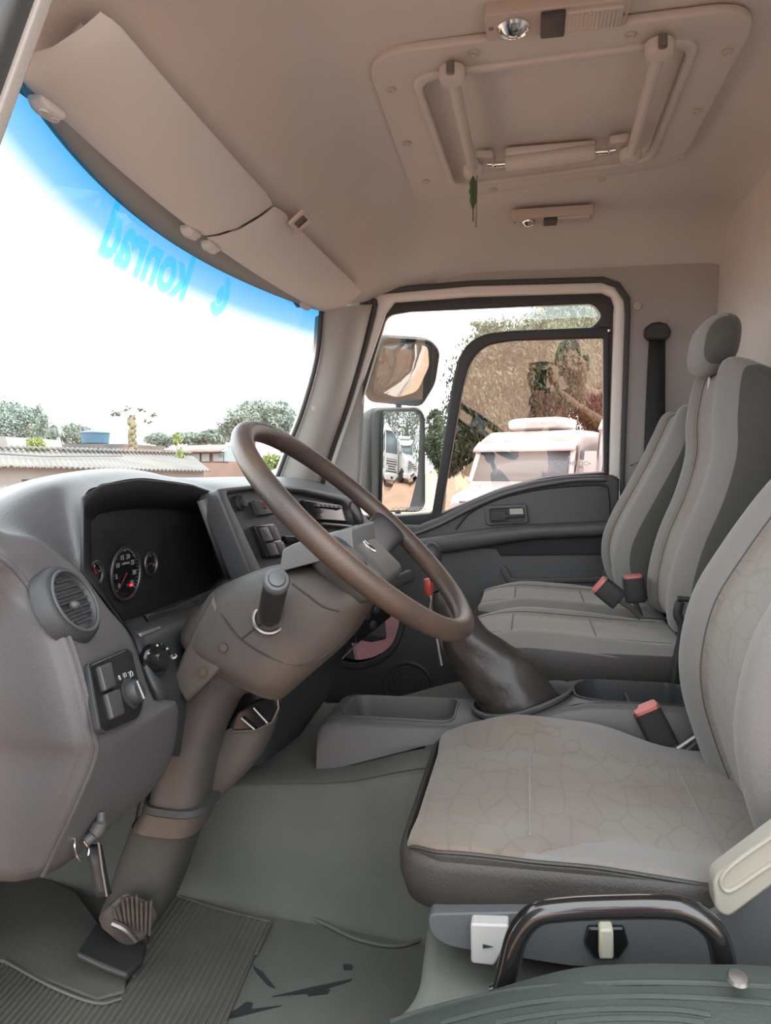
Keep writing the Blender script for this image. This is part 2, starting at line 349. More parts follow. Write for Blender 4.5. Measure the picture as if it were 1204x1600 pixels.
# door sill trim with curved treads, bottom right of the picture
def sz(x):
    P = [(-.5, -.80), (-.30, -.72), (-.192, -.667), (-.161, -.651), (-.085, -.621), (-.012, -.586), (.058, -.558), (.126, -.544), (.192, -.536), (.26, -.529), (.6, -.52)]
    for (a, za), (b, zb) in zip(P, P[1:]):
        if x <= b: return za+(zb-za)*(x-a)/(b-a)
    return -.52
q = MB(); rows = []
for x in [-.35, -.26, -.192, -.16, -.085, -.012, .058, .126, .192, .26, .42, .55]:
    zt = sz(x); yb = .83
    rows.append([V((x, .50, zt-.10)), V((x, .56, zt-.075)), V((x, .66, zt-.045)), V((x, .76, zt-.015)), V((x, .80, zt)), V((x, yb, zt-.004)), V((x, yb+.012, zt-.04)), V((x, yb+.014, -.88))])
cols = [crom(c, 4) for c in zip(*rows)]; rows = list(zip(*cols))
sill = thing('door_sill', (0, .7, -.9), 'dark green-grey moulded door sill with curved raised treads', 'door sill')
slc = build('sill_cover', MB().grid(rows), 'sill', sill, solid=.01)
TREADS = True
build('screw', MB().lathe(PY(1152, 1532, .78)+V((0, 0, .002)), (0, -.3, 1), [(.002, .004), (.009, .003), (.011, 0)]), 'steel', sill)

# ================================================================ WINDSHIELD, VISORS, PILLARS
def wsp(t, s):   # t across 0..1 (near..far), s up 0..1
    bow = 1-(2*t-1)**2
    bot = V((-.90-.20*bow, .84+1.80*t, -.08)); top = V((-.69-.15*bow, .93+1.58*t, .575))
    return bot.lerp(top, s)
q = MB(); R_, C_ = 24, 40; uvs = []
q.grid([[wsp(j/C_, i/R_) for j in range(C_+1)] for i in range(R_+1)]); uvs = [(j/C_, i/R_) for i in range(R_+1) for j in range(C_+1)]
ws = build('window_1', q, 'windshield', weld=False, uv=uvs, kind='structure')
# mirrored lettering on the tinted band (written for those outside)
def ws_text(s, t0, s0, size, name='band_lettering'):
    cu = bpy.data.curves.new('c', 'FONT'); cu.body = s; cu.size = size; cu.align_x = 'CENTER'; cu.align_y = 'CENTER'; cu.resolution_u = 4; cu.offset = .006
    ob = bpy.data.objects.new('c', cu); sc.collection.objects.link(ob); bpy.context.view_layer.update()
    me = bpy.data.meshes.new_from_object(ob.evaluated_get(bpy.context.evaluated_depsgraph_get())); mb = MB()
    bm = bmesh.new(); bm.from_mesh(me); bmesh.ops.triangulate(bm, faces=bm.faces)
    bmesh.ops.subdivide_edges(bm, edges=[e for e in bm.edges if e.calc_length() > .03], cuts=2); bm.verts.ensure_lookup_table()
    mb.add([wsp(t0-v.co.x/1.75, s0+v.co.y/.68)+V((.004, 0, .001)) for v in bm.verts], [tuple(v.index for v in f.verts) for f in bm.faces])
    bm.free(); bpy.data.objects.remove(ob); bpy.data.meshes.remove(me); return mb
build('band_lettering', ws_text('konrad', .42, .872, .165), 'bandprint', ws, weld=False)
lg = MB()
for r0, r1, a0, a1 in ((.058, .030, -2.6, 1.3), (.026, .0, 0, 6.283)):
    P = []
    for k in range(21):
        a = a0+(a1-a0)*k/20; P.append([wsp((.655)+r*math.cos(a)/1.75*.8, .872+r*math.sin(a)/.68)+V((.004, 0, .001)) for r in (r0, max(r1, .001))])
    lg.grid(P)
build('band_logo', lg, 'bandprint', ws, weld=False)
# header strip between glass and visor
q = MB(); q.grid([[wsp(j/40, 1.0)+V((a, 0, b)) for a, b in ((-.02, -.012), (.0, -.022), (.025, -.018), (.06, .0), (.09, .03))] for j in range(41)])
build('trim_2', q, 'pillar', kind='structure', solid=.006)
# padded visor panels bowing with the glass
def vis(y, s):
    bow = 1-((y-1.72)/.80)**2
    f = V((-.70-.055*bow, y, .555)); r = V((-.548-.028*bow, y, .607+.012*bow)); p = f.lerp(r, s); p.z += -.018*math.sin(math.pi*s); return p
def visor(y0, y1, label, ya=None, cut0=0, cut1=0):
    t = thing('sun_visor', V((-.63, (y0+y1)/2, .55)), label, 'sun visor', group=None)
    rows = []; N = 30
    for i in range(N+1):
        u = i/N; e = min(1, min(u, 1-u)*N/2.2); row = []
        for k in range(24):
            a = 2*math.pi*k/24; cs, sn = math.cos(a), math.sin(a)
            s = .5+.5*math.copysign(abs(cs)**.35, cs)*(1 if e >= 1 else .93+.07*math.sqrt(e)); yy = y0+(y1-y0)*u
            if cut0 and u < .18: yy += cut0*(s)*(1-u/.18)
            if cut1 and u > .8: yy -= cut1*s*((u-.8)/.2)
            p = vis(yy, s); p.z += .009*math.copysign(abs(sn)**.8, sn)*math.sqrt(e)-.006; row.append(p)
        rows.append(row)
    build('visor_pad', MB().grid(rows, cv=True, caps=True), 'visor', t, smooth=60)
    return t
v1 = visor(.895, 1.640, 'long beige driver sun visor panel folded up over the windshield', cut0=.008)
v2 = visor(1.652, 2.50, 'shorter looking beige passenger sun visor panel beside the far door', cut1=.05)
def clip(p, t, r=.016):
    q = MB(); d = V((.0, 1, 0)); q.sup([(p+V((-.012, -.03, .004)), p+V((.012, -.03, .004)), V((0, 0, .004))), (p+V((-.016, -.015, 0)), p+V((.016, -.015, 0)), V((0, 0, .009))), (p+V((-.016, .015, 0)), p+V((.016, .015, 0)), V((0, 0, .009))), (p+V((-.012, .03, .004)), p+V((.012, .03, .004)), V((0, 0, .004)))])
    for s in (-1, 1): q.lathe(p+V((0, s*.012, -.008)), (0, 0, -1), [(.009, 0), (.008, .003), (.004, .002), (.004, 0)], 16)
    build('visor_clip', q, 'visor', t)
clip(vis(1.01, .03)+V((0, 0, -.018)), v1); clip(vis(1.59, -.03)+V((0, 0, -.014)), v1); clip(vis(1.70, -.03)+V((0, 0, -.014)), v2); clip(vis(2.36, -.03)+V((0, 0, -.012)), v2)
# diamond hook plate on the headliner
pc = PX(462, 341, -.565); pl = Pl(pc+V((.012, 0, -.008)), (.0, 1, 0.02), (-.75, 0, -.6))
t = thing('visor_latch', pc, 'small diamond-shaped latch plate where the two sun visors meet', 'latch')
plate('latch_plate', pl, [rrect(0, 0, .075, .05, .008), rrect(0, 0, .048, .03, .004)[::-1]], .008, 0, 'lampbase', t, .002)
plate('latch_back', pl, [rrect(0, 0, .05, .032, .004)], .002, -.002 if pl.n.z < 0 else .002, 'dashdark', t)
q = MB(); q.tube([pl.pt(-.015, 0, .006), pl.pt(0, .008, .008), pl.pt(.015, .0, .006)], .003, 8); build('latch_hook', q, 'lampbase', t)

# front pillar on the passenger side
q = MB(); L = [(507, 486), (500, 560), (478, 640), (455, 700), (437, 748)]; Rr = [(583, 476), (562, 560), (538, 640), (517, 700), (497, 765)]
rows = []
for k, (a, b) in enumerate(zip(L, Rr)):
    u = k/4; pa = PY(*a, 2.46+.12*u); pb = PY(*b, 2.60+.09*u); m_ = pa.lerp(pb, .5)+V((.03, -.035, 0))
    rows.append([pa+V((-.06, .09, 0)), pa+V((-.01, .02, 0)), pa, pa.lerp(m_, .5)+V((.006, -.008, 0)), m_, m_.lerp(pb, .5)+V((.01, .0, 0)), pb, pb+V((.0, .05, 0))])
cols = [crom(c, 4) for c in zip(*rows)]; rows = [crom(r, 3) for r in zip(*cols)]
build('trim_3', MB().grid(rows), 'pillar', kind='structure')
q = MB(); q.tube(crom([PY(*p, 2.45+.03*i)+V((-.012, .0, 0)) for i, p in enumerate(L)], 4), .008); build('trim_4', q, 'rubber', kind='structure')
q = MB(); q.tube(crom([PY(576-2, 474, 2.60)]+[PY(p[0]+3, p[1], 2.60+.025*i)+V((0, 0, 0)) for i, p in enumerate(Rr)], 4), .009); build('trim_5', q, 'rubber', kind='structure')
for p in ((533, 515), (492, 639)):
    q = MB().lathe(PY(*p, 2.5)+V((0, -.012, 0)), (.4, -1, 0), [(.0095, 0), (.009, .003), (.003, .0035)], 20); t_ = build('pillar_cap', q, 'trim', label='round screw cap %s on the beige front pillar' % ('near the top' if p[1] < 600 else 'half way down'), cat='screw cap')
# near front pillar with window seal, top left corner
def strip(name, A, B, w_, d, m, **kw):
    A, B = V(A), V(B); q = MB(); ax = (B-A).normalized(); s1 = ax.cross(V((0, 1, 0))).normalized(); s2 = ax.cross(s1)
    pr = fillet([(-w_/2, -d/2), (w_/2, -d/2), (w_/2, d/2), (-w_/2, d/2)], min(w_, d)*.35, 4)
    q.grid([[p+s1*a+s2*b for a, b in pr] for p in (A, A.lerp(B, .5), B)], cv=True, caps=True); return build(name, q, m, **kw)
A0, B0 = PY(40, -20, .80), PY(-40, 205, .80)
ax = (B0-A0); A0 -= ax*.9; B0 += ax*.9
strip('trim_6', A0, B0, .030, .05, 'rubber', kind='structure')
strip('trim_7', A0+V((-.026, .0, .01)), B0+V((-.026, .0, .01)), .022, .03, 'greyplastic', kind='structure')
strip('trim_8', A0+V((-.055, .02, .02)), B0+V((-.055, .02, .02)), .035, .05, 'paint', kind='structure')
strip('trim_9', A0+V((.018, .012, .0)), B0+V((.018, .012, .0)), .010, .02, 'pillar', kind='structure')

# ================================================================ PASSENGER DOOR
door = thing('door_1', (0, 2.72, -.95), 'grey-panelled passenger door with tinted sliding window', 'door', kind='structure')
band_o = [(502, 705), (520, 645), (574, 474), (592, 459), (739, 446), (939, 441), (960, 449), (975, 470), (976, 492), (968, 745), (500, 790)]
band_i = [(519, 745), (604, 492), (618, 474), (739, 465), (939, 459), (953, 466), (958, 480), (957, 492), (949, 741), (940, 800), (500, 810)]
A_gl = fl(DP, [(604, 493), (640, 487), (843, 478), (927, 475), (941, 494), (924, 513), (835, 515), (770, 518), (718, 548), (706, 600), (676, 802), (622, 806), (512, 808)], [.03, .0, 0, .022, .02, .022, 0, .06, .05, .03, .02, .0, .02])
B_gl = fl(DP, [(723, 609), (734, 566), (757, 540), (800, 533), (941, 529), (942, 737), (859, 743), (779, 763), (723, 787), (690, 801)], [.02, .05, .05, .02, .004, .004, .06, .06, .03, .01])
B_fo = fl(DP, [(709, 597), (722, 545), (752, 522), (800, 517), (951, 511), (950, 741), (859, 747), (779, 768), (723, 792), (673, 815)], [.02, .05, .05, .02, .006, .006, .06, .06, .03, .01])
plate('door_frame', DP, [pxloop(DP, band_o[:-1]+[(940, 745)]+band_i[:-2][::-1])], .055, -.005, 'paint', door, .010, seg=2)
plate('frame_seal', DP, [pxloop(DP, [(494, 705), (513, 640), (567, 468), (588, 452), (739, 440), (941, 434), (966, 443), (982, 466), (983, 492), (974, 745), (974, 905), (966, 905), (967, 745), (975, 492), (973, 471), (959, 450), (938, 443), (739, 448), (593, 461), (576, 474), (521, 645), (503, 706)])], .03, .02, 'rubber', door, .004)
inner_f = pxloop(DP, [(515, 760), (602, 494), (614, 474), (739, 463), (939, 457), (954, 464), (960, 480), (959, 494), (951, 760), (700, 840), (500, 840)])
plate('window_frame', DP, [inner_f, A_gl[::-1], B_gl[::-1]], .030, -.004, 'black', door, .004)
# raised sliding-pane frame
plate('sliding_frame', DP, [B_fo, B_gl[::-1]], .022, .012, 'black', door, .005)
def grow(lp, d):
    c = V((sum(p[0] for p in lp)/len(lp), sum(p[1] for p in lp)/len(lp))); return [((V((p[0], p[1]))-c)*(1+d)+c) for p in lp]
plate('window_pane', DP, [grow(A_gl, .012)], .003, -.012, 'glass', door)
f0 = DP.hit(845, 578); P0 = DP.pt(*f0, 0); nn0 = (-P0).normalized(); gu, gv = -nn0.dot(DP.u)/nn0.dot(DP.n), -nn0.dot(DP.v)/nn0.dot(DP.n)
bl_lp = grow(B_gl, .015); cB = sum((V((p[0], p[1])) for p in bl_lp), V((0, 0)))/len(bl_lp); rows = []
for k in range(17):
    f = 1-k/16.001; row = []
    for p in bl_lp:
        e = cB+(V((p[0], p[1]))-cB)*f; da, db = e.x-f0[0], e.y-f0[1]; row.append(DP.pt(e.x, e.y, -.010+gu*da+gv*db+(da*da+db*db)/(2*15.0)))
    rows.append(row)
build('sliding_pane', MB().grid(rows, cv=True), 'slideglass', door, smooth=180)
# thin bright rubber lip round the fixed pane and the pane seal
plate('pane_edge', DP, [A_gl, grow(A_gl, -.012)[::-1]], .004, .0, 'paint', door)
def onpl(pl, px, py): return pl.hit(px, py)
tp = onpl(DP, 638, 796); text('pane_etching', '•OOB8PSDO•', Pl(DP.pt(*tp, -.008), DP.u, DP.v), .022, 'print', door, mirror=True)
tp = onpl(DP, 893, 724); text('pane_etching', '•OOB8PSDO•', Pl(DP.pt(*tp, .010), DP.u, DP.v), .022, 'print', door, mirror=True)
q = MB().lathe(DP.pt(*onpl(DP, 950, 517), .02), DP.n, [(.006, 0), (.005, .004), (.001, .005)], 12); build('latch_button', q, 'chrome', door)

# lower panel: arched top edge, kick window, armrest, handle, pocket
top_arc = [LP_.hit(*p) for p in [(545, 815), (600, 818), (655, 820), (690, 806), (725, 789), (779, 766), (830, 752), (880, 744), (935, 742), (955, 742), (966, 748)]]
body = [(p[0], p[1]) for p in top_arc]
xr = LP_.hit(967, 905)[0]
kick = [LP_.hit(*p) for p in [(510, 880), (560, 872), (615, 900), (632, 950), (622, 1000), (590, 1030), (545, 1036), (505, 1010), (490, 950)]]
kick = [(p.x, p.y) for p in crom([V((a, b, 0)) for a, b in kick], 4, True)]
body = body+[(xr, -.95), (-.80, -.95), (-.80, top_arc[0][1]-.02)]
plate('door_panel', LP_, [body, kick[::-1]], .05, .01, 'door', door, .012, seg=3)
q = MB(); q.tube([LP_.pt(a, b, .036) for a, b in kick], .013, 10, closed=True); build('kick_window_rim', q, 'dash', door)
plate('kick_window_pane', LP_, [grow([V(p) for p in kick], .03)], .003, .0, 'kickglass', door)
# raised arch moulding running along the top and down the rear edge
P = [LP_.pt(*LP_.hit(*p), .036) for p in [(560, 850), (640, 836), (690, 818), (735, 795), (790, 772), (850, 758), (900, 751), (945, 750)]]
q = MB(); q.tube(crom(P, 5), .014, 12, flat=.5); build('arch_moulding', q, 'door', door)
P = [LP_.pt(*LP_.hit(*p), .034) for p in [(712, 826), (735, 800), (780, 778), (840, 764), (900, 758), (940, 758), (948, 772), (950, 830), (950, 900), (948, 960)]]
q = MB(); q.tube(crom(P, 5), .006, 8); build('groove', q, 'dashdark', door)
# armrest
ar = []
for px, yt, yb in [(640, 842, 862), (690, 834, 862), (760, 824, 852), (820, 818, 842), (880, 815, 838), (925, 813, 836), (944, 812, 834)]:
    a = LP_.pt(*LP_.hit(px, yt), .03); b = LP_.pt(*LP_.hit(px, yb), .03); c = (a+b)/2; h = (a-b)/2
    ar.append((c-h+V((0, -.018, 0)), c+h+V((0, -.018, 0)), V((0, -.036 if px > 650 else -.02, 0))))
build('armrest', MB().sup(ar, 24, .7), 'dash', door)
plate('map_pocket', LP_, [pxloop(LP_, [(722, 852), (783, 836), (944, 832), (944, 864), (783, 866), (776, 856)])], .02, .036, 'doorins', door, .004)
plate('lower_pocket_edge', LP_, [fl(LP_, [(783, 882), (790, 882), (800, 901), (940, 899), (942, 882), (948, 882), (948, 907), (794, 909), (782, 892)], .01)], .012, .04, 'dash', door, .003)
# inner handle in its bezel
hb = fl(LP_, [(757, 789), (822, 786), (826, 816), (760, 820)], .012); hi = fl(LP_, [(766, 795), (818, 793), (820, 813), (768, 816)], .008)
plate('handle_bezel', LP_, [hb, hi[::-1]], .018, .04, 'dash', door, .004)
hd = plate('door_handle', LP_, [fl(LP_, [(766, 798), (790, 797), (792, 803), (818, 802), (818, 806), (792, 808), (791, 812), (767, 813)], .004)], .014, .047, 'black', door, .002)
plate('handle_recess', LP_, [hi], .004, .037, 'dashdark', door)
plate('handle_backplate', LP_, [fl(LP_, [(796, 794), (816, 793), (818, 803), (797, 804)], .002)], .003, .041, 'steel', door)
# speaker in the lower front corner
c = LP_.hit(640, 1068); q = MB(); q.lathe(LP_.pt(*c, .03), LP_.n, [(.098, 0), (.098, .012), (.09, .016), (.082, .012), (.078, .006), (.05, .008), (.001, .010)], 40); build('speaker_grille', q, 'door', door)
for r in (.03, .05, .068): q = MB(); q.tube([LP_.pt(c[0]+r*math.cos(a/20*math.pi), c[1]+r*math.sin(a/20*math.pi), .041) for a in range(40)], .0016, 6, closed=True); build('grille_ring', q, 'dashdark', door)
# painted door skin seen from outside and in the mirrors
plate('outer_skin', Pl(LP_.o, LP_.u, LP_.v), [[(-.85, -1.15), (.33, -1.15)]+[(p[0], p[1]-.02) for p in top_arc[::-1]]+[(-.85, top_arc[0][1]-.02)], kick[::-1]], .01, -.045, 'white', door)
plate('cab_side_skin', LP_, [[(.335, -1.15), (.80, -1.15), (.80, .0), (.80, .85), (.335, .85)]], .01, -.06, 'white', None, kind='structure')

# ================================================================ EXTERIOR MIRRORS
def mirror(name, corners, yc, depth, glassin, convex, tilt, label, nrm):
    """corners in the picture at depth yc, housing lofted away from the viewer"""
    n_ = V(nrm).normalized(); o = PY(*corners[0], yc); c0 = sum((PY(*p, yc) for p in corners), V())/len(corners)
    u = V((0, 0, 1)).cross(n_).normalized(); v = n_.cross(u); pl = Pl(c0, u, v)
    # plane normal equals u x v
    lp = [V(pl.hit(*p)) for p in fillet(corners, 11, 5)]
    s = 1 if pl.n.dot(n_) > 0 else -1
    t = thing(name, pl.pt(0, min(p[1] for p in lp)), label, 'mirror', 'passenger side mirrors')
    rows = []; c = sum((V((p[0], p[1])) for p in lp), V((0, 0)))/len(lp)
    for sc_, d in ((.90, -.002), (.96, .006), (1.0, .0), (1.0, -.02), (.97, -.05), (.86, -depth), (.6, -depth-.02)):
        rows.append([pl.pt(*((V((p[0], p[1]))-c)*sc_+c), d*s) for p in lp])
    build('housing', MB().grid(rows, cv=True, caps=True), 'mirrorhouse', t, smooth=50)
    gl = [V(pl.hit(*p)) for p in fillet(glassin, 8, 5)]; gc = sum((V((p[0], p[1])) for p in gl), V((0, 0)))/len(gl)
    rows = []
    for k in range(13):
        f = 1-k/12; row = []
        for p in gl:
            e = (V((p[0], p[1]))-gc)*f; row.append(pl.pt(gc[0]+e.x, gc[1]+e.y, s*(.018-(e.x*e.x+e.y*e.y)/(2*convex)+e.x*tilt[0]+e.y*tilt[1])))
        rows.append(row)
    build('mirror_glass', MB().grid(rows, cv=True), 'mirror', t, smooth=80)
    q = MB(); q.tube([pl.pt(*((V(g_)-gc)*1.01+gc), s*.004) for g_ in gl], .004, 8, closed=True); build('glass_rim', q, 'black', t)
    return t, pl
mt1, mp1 = mirror('wide_angle_mirror', [(598, 524), (672, 529), (688, 548), (680, 600), (658, 636), (575, 628), (570, 600)], 2.98, .07,
    [(595, 540), (640, 536), (670, 540), (669, 570), (650, 612), (620, 622), (582, 612)], .5, (0, 0), 'upper black side mirror with convex glass outside the passenger window', (.52, -.72, -.34))
mt2, mp2 = mirror('main_mirror', [(584, 637), (655, 636), (664, 650), (664, 790), (655, 800), (584, 800), (577, 785), (577, 650)], 2.98, .08,
    [(596, 644), (649, 644), (652, 655), (648, 740), (636, 796), (594, 798)], 3.2, (0, 0), 'tall black lower side mirror outside the passenger window, showing parked trucks', (.851, -.52, -.03))
arm = MB(); arm.tube(crom([V((-.66, 2.80, .46)), V((-.60, 3.08, .47)), V((-.56, 3.17, .32)), V((-.55, 3.17, -.1)), V((-.60, 3.08, -.35)), V((-.68, 2.80, -.33))], 6), .014)
build('mirror_arm', arm, 'black', label='black tubular arm carrying the two mirrors outside the passenger door', cat='mirror arm')

# ================================================================ DASHBOARD
dash = thing('dashboard', (-.8, 1.7, -.7), 'dark grey moulded dashboard with curved instrument hood under the windshield', 'dashboard')
# top: columns along Y, rows windshield -> crest -> lip
colsD = [
 [(-1.18, .70, -.24), (-.95, .70, -.20), (-.78, .70, -.165), (-.70, .70, -.15), PX(-40, 800, -.65)],
 [(-1.18, .78, -.18), (-.95, .78, -.14), (-.78, .78, -.105), (-.70, .78, -.095), PX(2, 830, -.635)],
 [(-1.2, .84, -.15), (-.95, .84, -.11), (-.78, .83, -.075), (-.69, .83, -.062), PX(60, 842, -.62)],
 [(-1.2, .90, -.13), (-.94, .90, -.09), (-.77, .90, -.052), (-.68, .89, -.038), PX(100, 872, -.615)],
 [(-1.2, .96, -.12), (-.94, .95, -.075), (-.77, .95, -.036), (-.67, .935, -.026), PX(127, 894, -.61)],
 [(-1.2, 1.0, -.11), (-.94, 1.0, -.066), (-.77, .99, -.025), (-.68, .975, -.013), PX(130, 781, -.62)],
 [(-1.2, 1.05, -.10), (-.94, 1.05, -.058), (-.77, 1.03, -.014), (-.68, 1.02, -.005), PX(160, 758, -.62)],
 [(-1.2, 1.12, -.10), (-.94, 1.12, -.05), (-.76, 1.12, -.003), (-.68, 1.11, .001), PX(215, 747, -.62)],
 [(-1.2, 1.22, -.10), (-.94, 1.22, -.043), (-.76, 1.22, .002), (-.68, 1.21, -.001), PX(260, 751, -.62)],
 [(-1.2, 1.32, -.10), (-.94, 1.32, -.038), (-.76, 1.31, -.001), (-.68, 1.30, -.010), PX(300, 757, -.62)],
 [(-1.2, 1.42, -.09), (-.94, 1.42, -.035), (-.76, 1.40, -.009), (-.68, 1.38, -.022), PX(329, 767, -.62)],
 [(-1.2, 1.52, -.08), (-.94, 1.52, -.03), (-.77, 1.50, -.014), (-.66, 1.48, -.024), (-.60, 1.45, -.040)],
 [(-1.2, 1.75, -.07), (-.94, 1.75, -.026), (-.78, 1.72, -.016), (-.66, 1.70, -.030), PX(455, 762, -.57)],
 [(-1.2, 2.05, -.07), (-.94, 2.05, -.026), (-.78, 2.02, -.018), (-.62, 2.0, -.050), (-.52, 2.0, -.072)],
 [(-1.2, 2.35, -.07), (-.94, 2.35, -.03), (-.80, 2.35, -.02), (-.66, 2.3, -.050), (-.56, 2.25, -.085)],
 [(-1.2, 2.66, -.07), (-.98, 2.66, -.035), (-.85, 2.66, -.025), (-.72, 2.66, -.06), (-.62, 2.66, -.12)]]
colsD = [crom(c, 6) for c in colsD]; rows = [crom(r, 5) for r in zip(*colsD)]
build('dash_top', MB().grid(rows), 'dash', dash, smooth=60)
# passenger side face below the top
rows = [[V((-.52, 2.0, -.072)), V((-.56, 2.25, -.085)), V((-.62, 2.66, -.12))], [V((-.54, 2.0, -.25)), V((-.56, 2.3, -.27)), V((-.64, 2.66, -.28))], [V((-.66, 2.0, -.42)), V((-.68, 2.3, -.44)), V((-.74, 2.66, -.44))], [V((-1.0, 2.0, -.48)), V((-1.0, 2.3, -.48)), V((-1.0, 2.66, -.48))]]
cols = [crom(c, 5) for c in zip(*rows)]; rows = [crom(r, 5) for r in zip(*cols)]
build('glovebox_face', MB().grid(rows), 'dashdark', dash)
# driver corner panel: from the rounded door-side edge to the column
Lp = [((-45, 850), -.64), ((0, 876), -.62), ((25, 900), -.612), ((50, 932), -.60), ((83, 962), -.575), ((108, 1014), -.552), ((128, 1085), -.532), ((141, 1150), -.522), ((143, 1185), -.524), ((112, 1262), -.55), ((60, 1372), -.60)]
Rp = [((-40, 800), -.65), ((2, 830), -.635), ((60, 842), -.62), ((100, 872), -.615), ((127, 894), -.61), ((168, 950), -.60), ((207, 1000), -.585), ((240, 1094), -.53), ((278, 1106), -.52), ((252, 1217), -.56), ((118, 1336), -.605)]
rows = []
for (a, xa), (b, xb) in zip(Lp, Rp):
    pa, pb = PX(*a, xa), PX(*b, xb); m1 = pa.lerp(pb, .33); m2 = pa.lerp(pb, .67)
    rows.append([V((-1.15, pa.y-.01, pa.z)), V((-.85, pa.y-.022, pa.z)), pa+V((-.05, -.016, 0)), pa+V((-.012, -.006, 0)), pa+V((.001, .006, 0)), m1+V((.006, 0, 0)), m2+V((.006, 0, 0)), pb, pb+V((-.03, .012, 0)), pb+V((-.12, .02, 0))])
cols = [crom(c, 5) for c in zip(*rows)]; rows = [crom(r, 3) for r in zip(*cols)]
dcp = build('driver_corner_panel', MB().grid(rows), 'dashside', dash, smooth=50, solid=-.006)
q = MB(); q.tube([r[12] for r in rows], .0035, 8); build('edge_highlight_bead', q, 'dashside', dash)  # bead added along the edge so that it draws a highlight line
def onsurf(px, py, x): return PX(px, py, x)
def plN(p, nrm, roll=0):
    n_ = V(nrm).normalized(); u = V((0, 0, 1)).cross(n_).normalized(); v = n_.cross(u)
    if roll: u, v = u*math.cos(roll)+v*math.sin(roll), -u*math.sin(roll)+v*math.cos(roll)
    return Pl(p, u, v)
def surf(o, px, py):
    org = ROOTO[o]; bpy.context.view_layer.update(); ok, loc, nrm, _ = o.ray_cast(-org, ray(px, py).normalized())
    if not ok: return PX(px, py, -.58), V((.9, -.4, 0))
    return loc+org, (nrm if nrm.dot(ray(px, py)) < 0 else -nrm)
def surfpl(o, px, py, others=()):
    p, n_ = surf(o, px, py); 
    for q_ in others: n_ = n_+surf(o, *q_)[1]
    return plN(p, n_)
# round air vent
vq = [surf(dcp, *p)[0] for p in ((68, 915), (96, 985), (150, 975), (118, 900))]; vn = (vq[2]-vq[0]).cross(vq[3]-vq[1]).normalized(); vn = vn if vn.dot(ray(108, 944)) < 0 else -vn
vp = plN(surf(dcp, 108, 944)[0], vn); vp = Pl(vp.pt(0, 0, .006), vp.u, vp.v)
vt = MB(); vt.lathe(vp.o, vp.n, [(.058, -.016), (.051, .0), (.045, .004), (.040, .004), (.0375, .001), (.036, -.001), (.001, -.002)], 40)
vent = build('air_vent', vt, 'dashdark', dash)
q = MB(); q.tube([vp.pt(.0425*math.cos(a*math.pi/24), .0425*math.sin(a*math.pi/24), .005) for a in range(48)], .0022, 8, closed=True); build('vent_ring', q, 'dash', vent)
q = MB()
for k in range(-3, 4):
    h = .0095*k; l_ = math.sqrt(.034**2-h*h); q.prism([vp.pt(-l_, h, .003), vp.pt(l_, h, .003), vp.pt(l_, h+.005, -.003), vp.pt(-l_, h+.005, -.003)], vp.v*.0015)
build('vent_louvres', q, 'dashdark', vent)
q = MB(); q.ell(vp.pt(-.008, -.005, .004), (.007, .007, .006)); build('vent_tab', q, 'dash', vent)
# lamp switch panel
sp = surfpl(dcp, 178, 1080, ((150, 1060), (205, 1090), (195, 1040), (170, 1125))); sp = Pl(sp.pt(0, 0, .005), sp.u, sp.v)
def sph(pts, pl=sp): return pxloop(pl, pts)
panel = plate('switch_panel', sp, [fl(sp, [(134, 1041), (193, 1016), (203, 1024), (219, 1096), (212, 1122), (160, 1145), (151, 1138)], [.006, .006, .006, .01, .014, .006, .004])], .006, .002, 'gloss', dash, .0015)
plate('panel_lip', sp, [grow(fl(sp, [(134, 1041), (193, 1016), (203, 1024), (219, 1096), (212, 1122), (160, 1145), (151, 1138)], [.006, .006, .006, .01, .014, .006, .004]), .05), fl(sp, [(134, 1041), (193, 1016), (203, 1024), (219, 1096), (212, 1122), (160, 1145), (151, 1138)], [.006, .006, .006, .01, .014, .006, .004])[::-1]], .008, .001, 'dashdark', panel, .001)
for a in ([(144, 1045), (163, 1038), (171, 1076), (154, 1084)], [(155, 1088), (176, 1080), (184, 1119), (165, 1128)]):
    plate('rocker_switch', sp, [fl(sp, a, .003)], .010, .006, 'switch', panel, .0025)
kc = sp.hit(198, 1086); q = MB(); q.lathe(sp.pt(*kc, .003), sp.n, [(.0215, 0), (.021, .004), (.017, .005), (.0165, .014), (.014, .017), (.001, .017)], 32)
kn = build('lamp_knob', q, 'dashdark', panel)
q = MB(); q.box(sp.pt(*kc, .019), (.003, .026, .004), Matrix((sp.u, sp.v, sp.n)).transposed()); build('knob_mark', q, 'print', kn)
text('off_symbol', '0', Pl(sp.pt(*sp.hit(180, 1062), .0065), sp.u, sp.v), .010, 'print', panel)
def glyph_lamp(pl, px, py, s, par, rays=True):
    a, b = pl.hit(px, py); q = MB(); q.tube([pl.pt(a+s*math.cos(t*math.pi/8), b+s*math.sin(t*math.pi/8), .0062) for t in range(16)], s*.16, 6, closed=True)
    if rays:
        for k in range(5): q.cyl(pl.pt(a-s*1.3, b+s*(k-2)*.45, .0062), pl.pt(a-s*2.2, b+s*((k-2)*.6), .0062), s*.12, n=6)
    build('lamp_symbol', q, 'print', par)
glyph_lamp(sp, 199, 1055, .0035, panel); glyph_lamp(sp, 189, 1057, .0028, panel, True); glyph_lamp(sp, 209, 1087, .0035, panel, False)
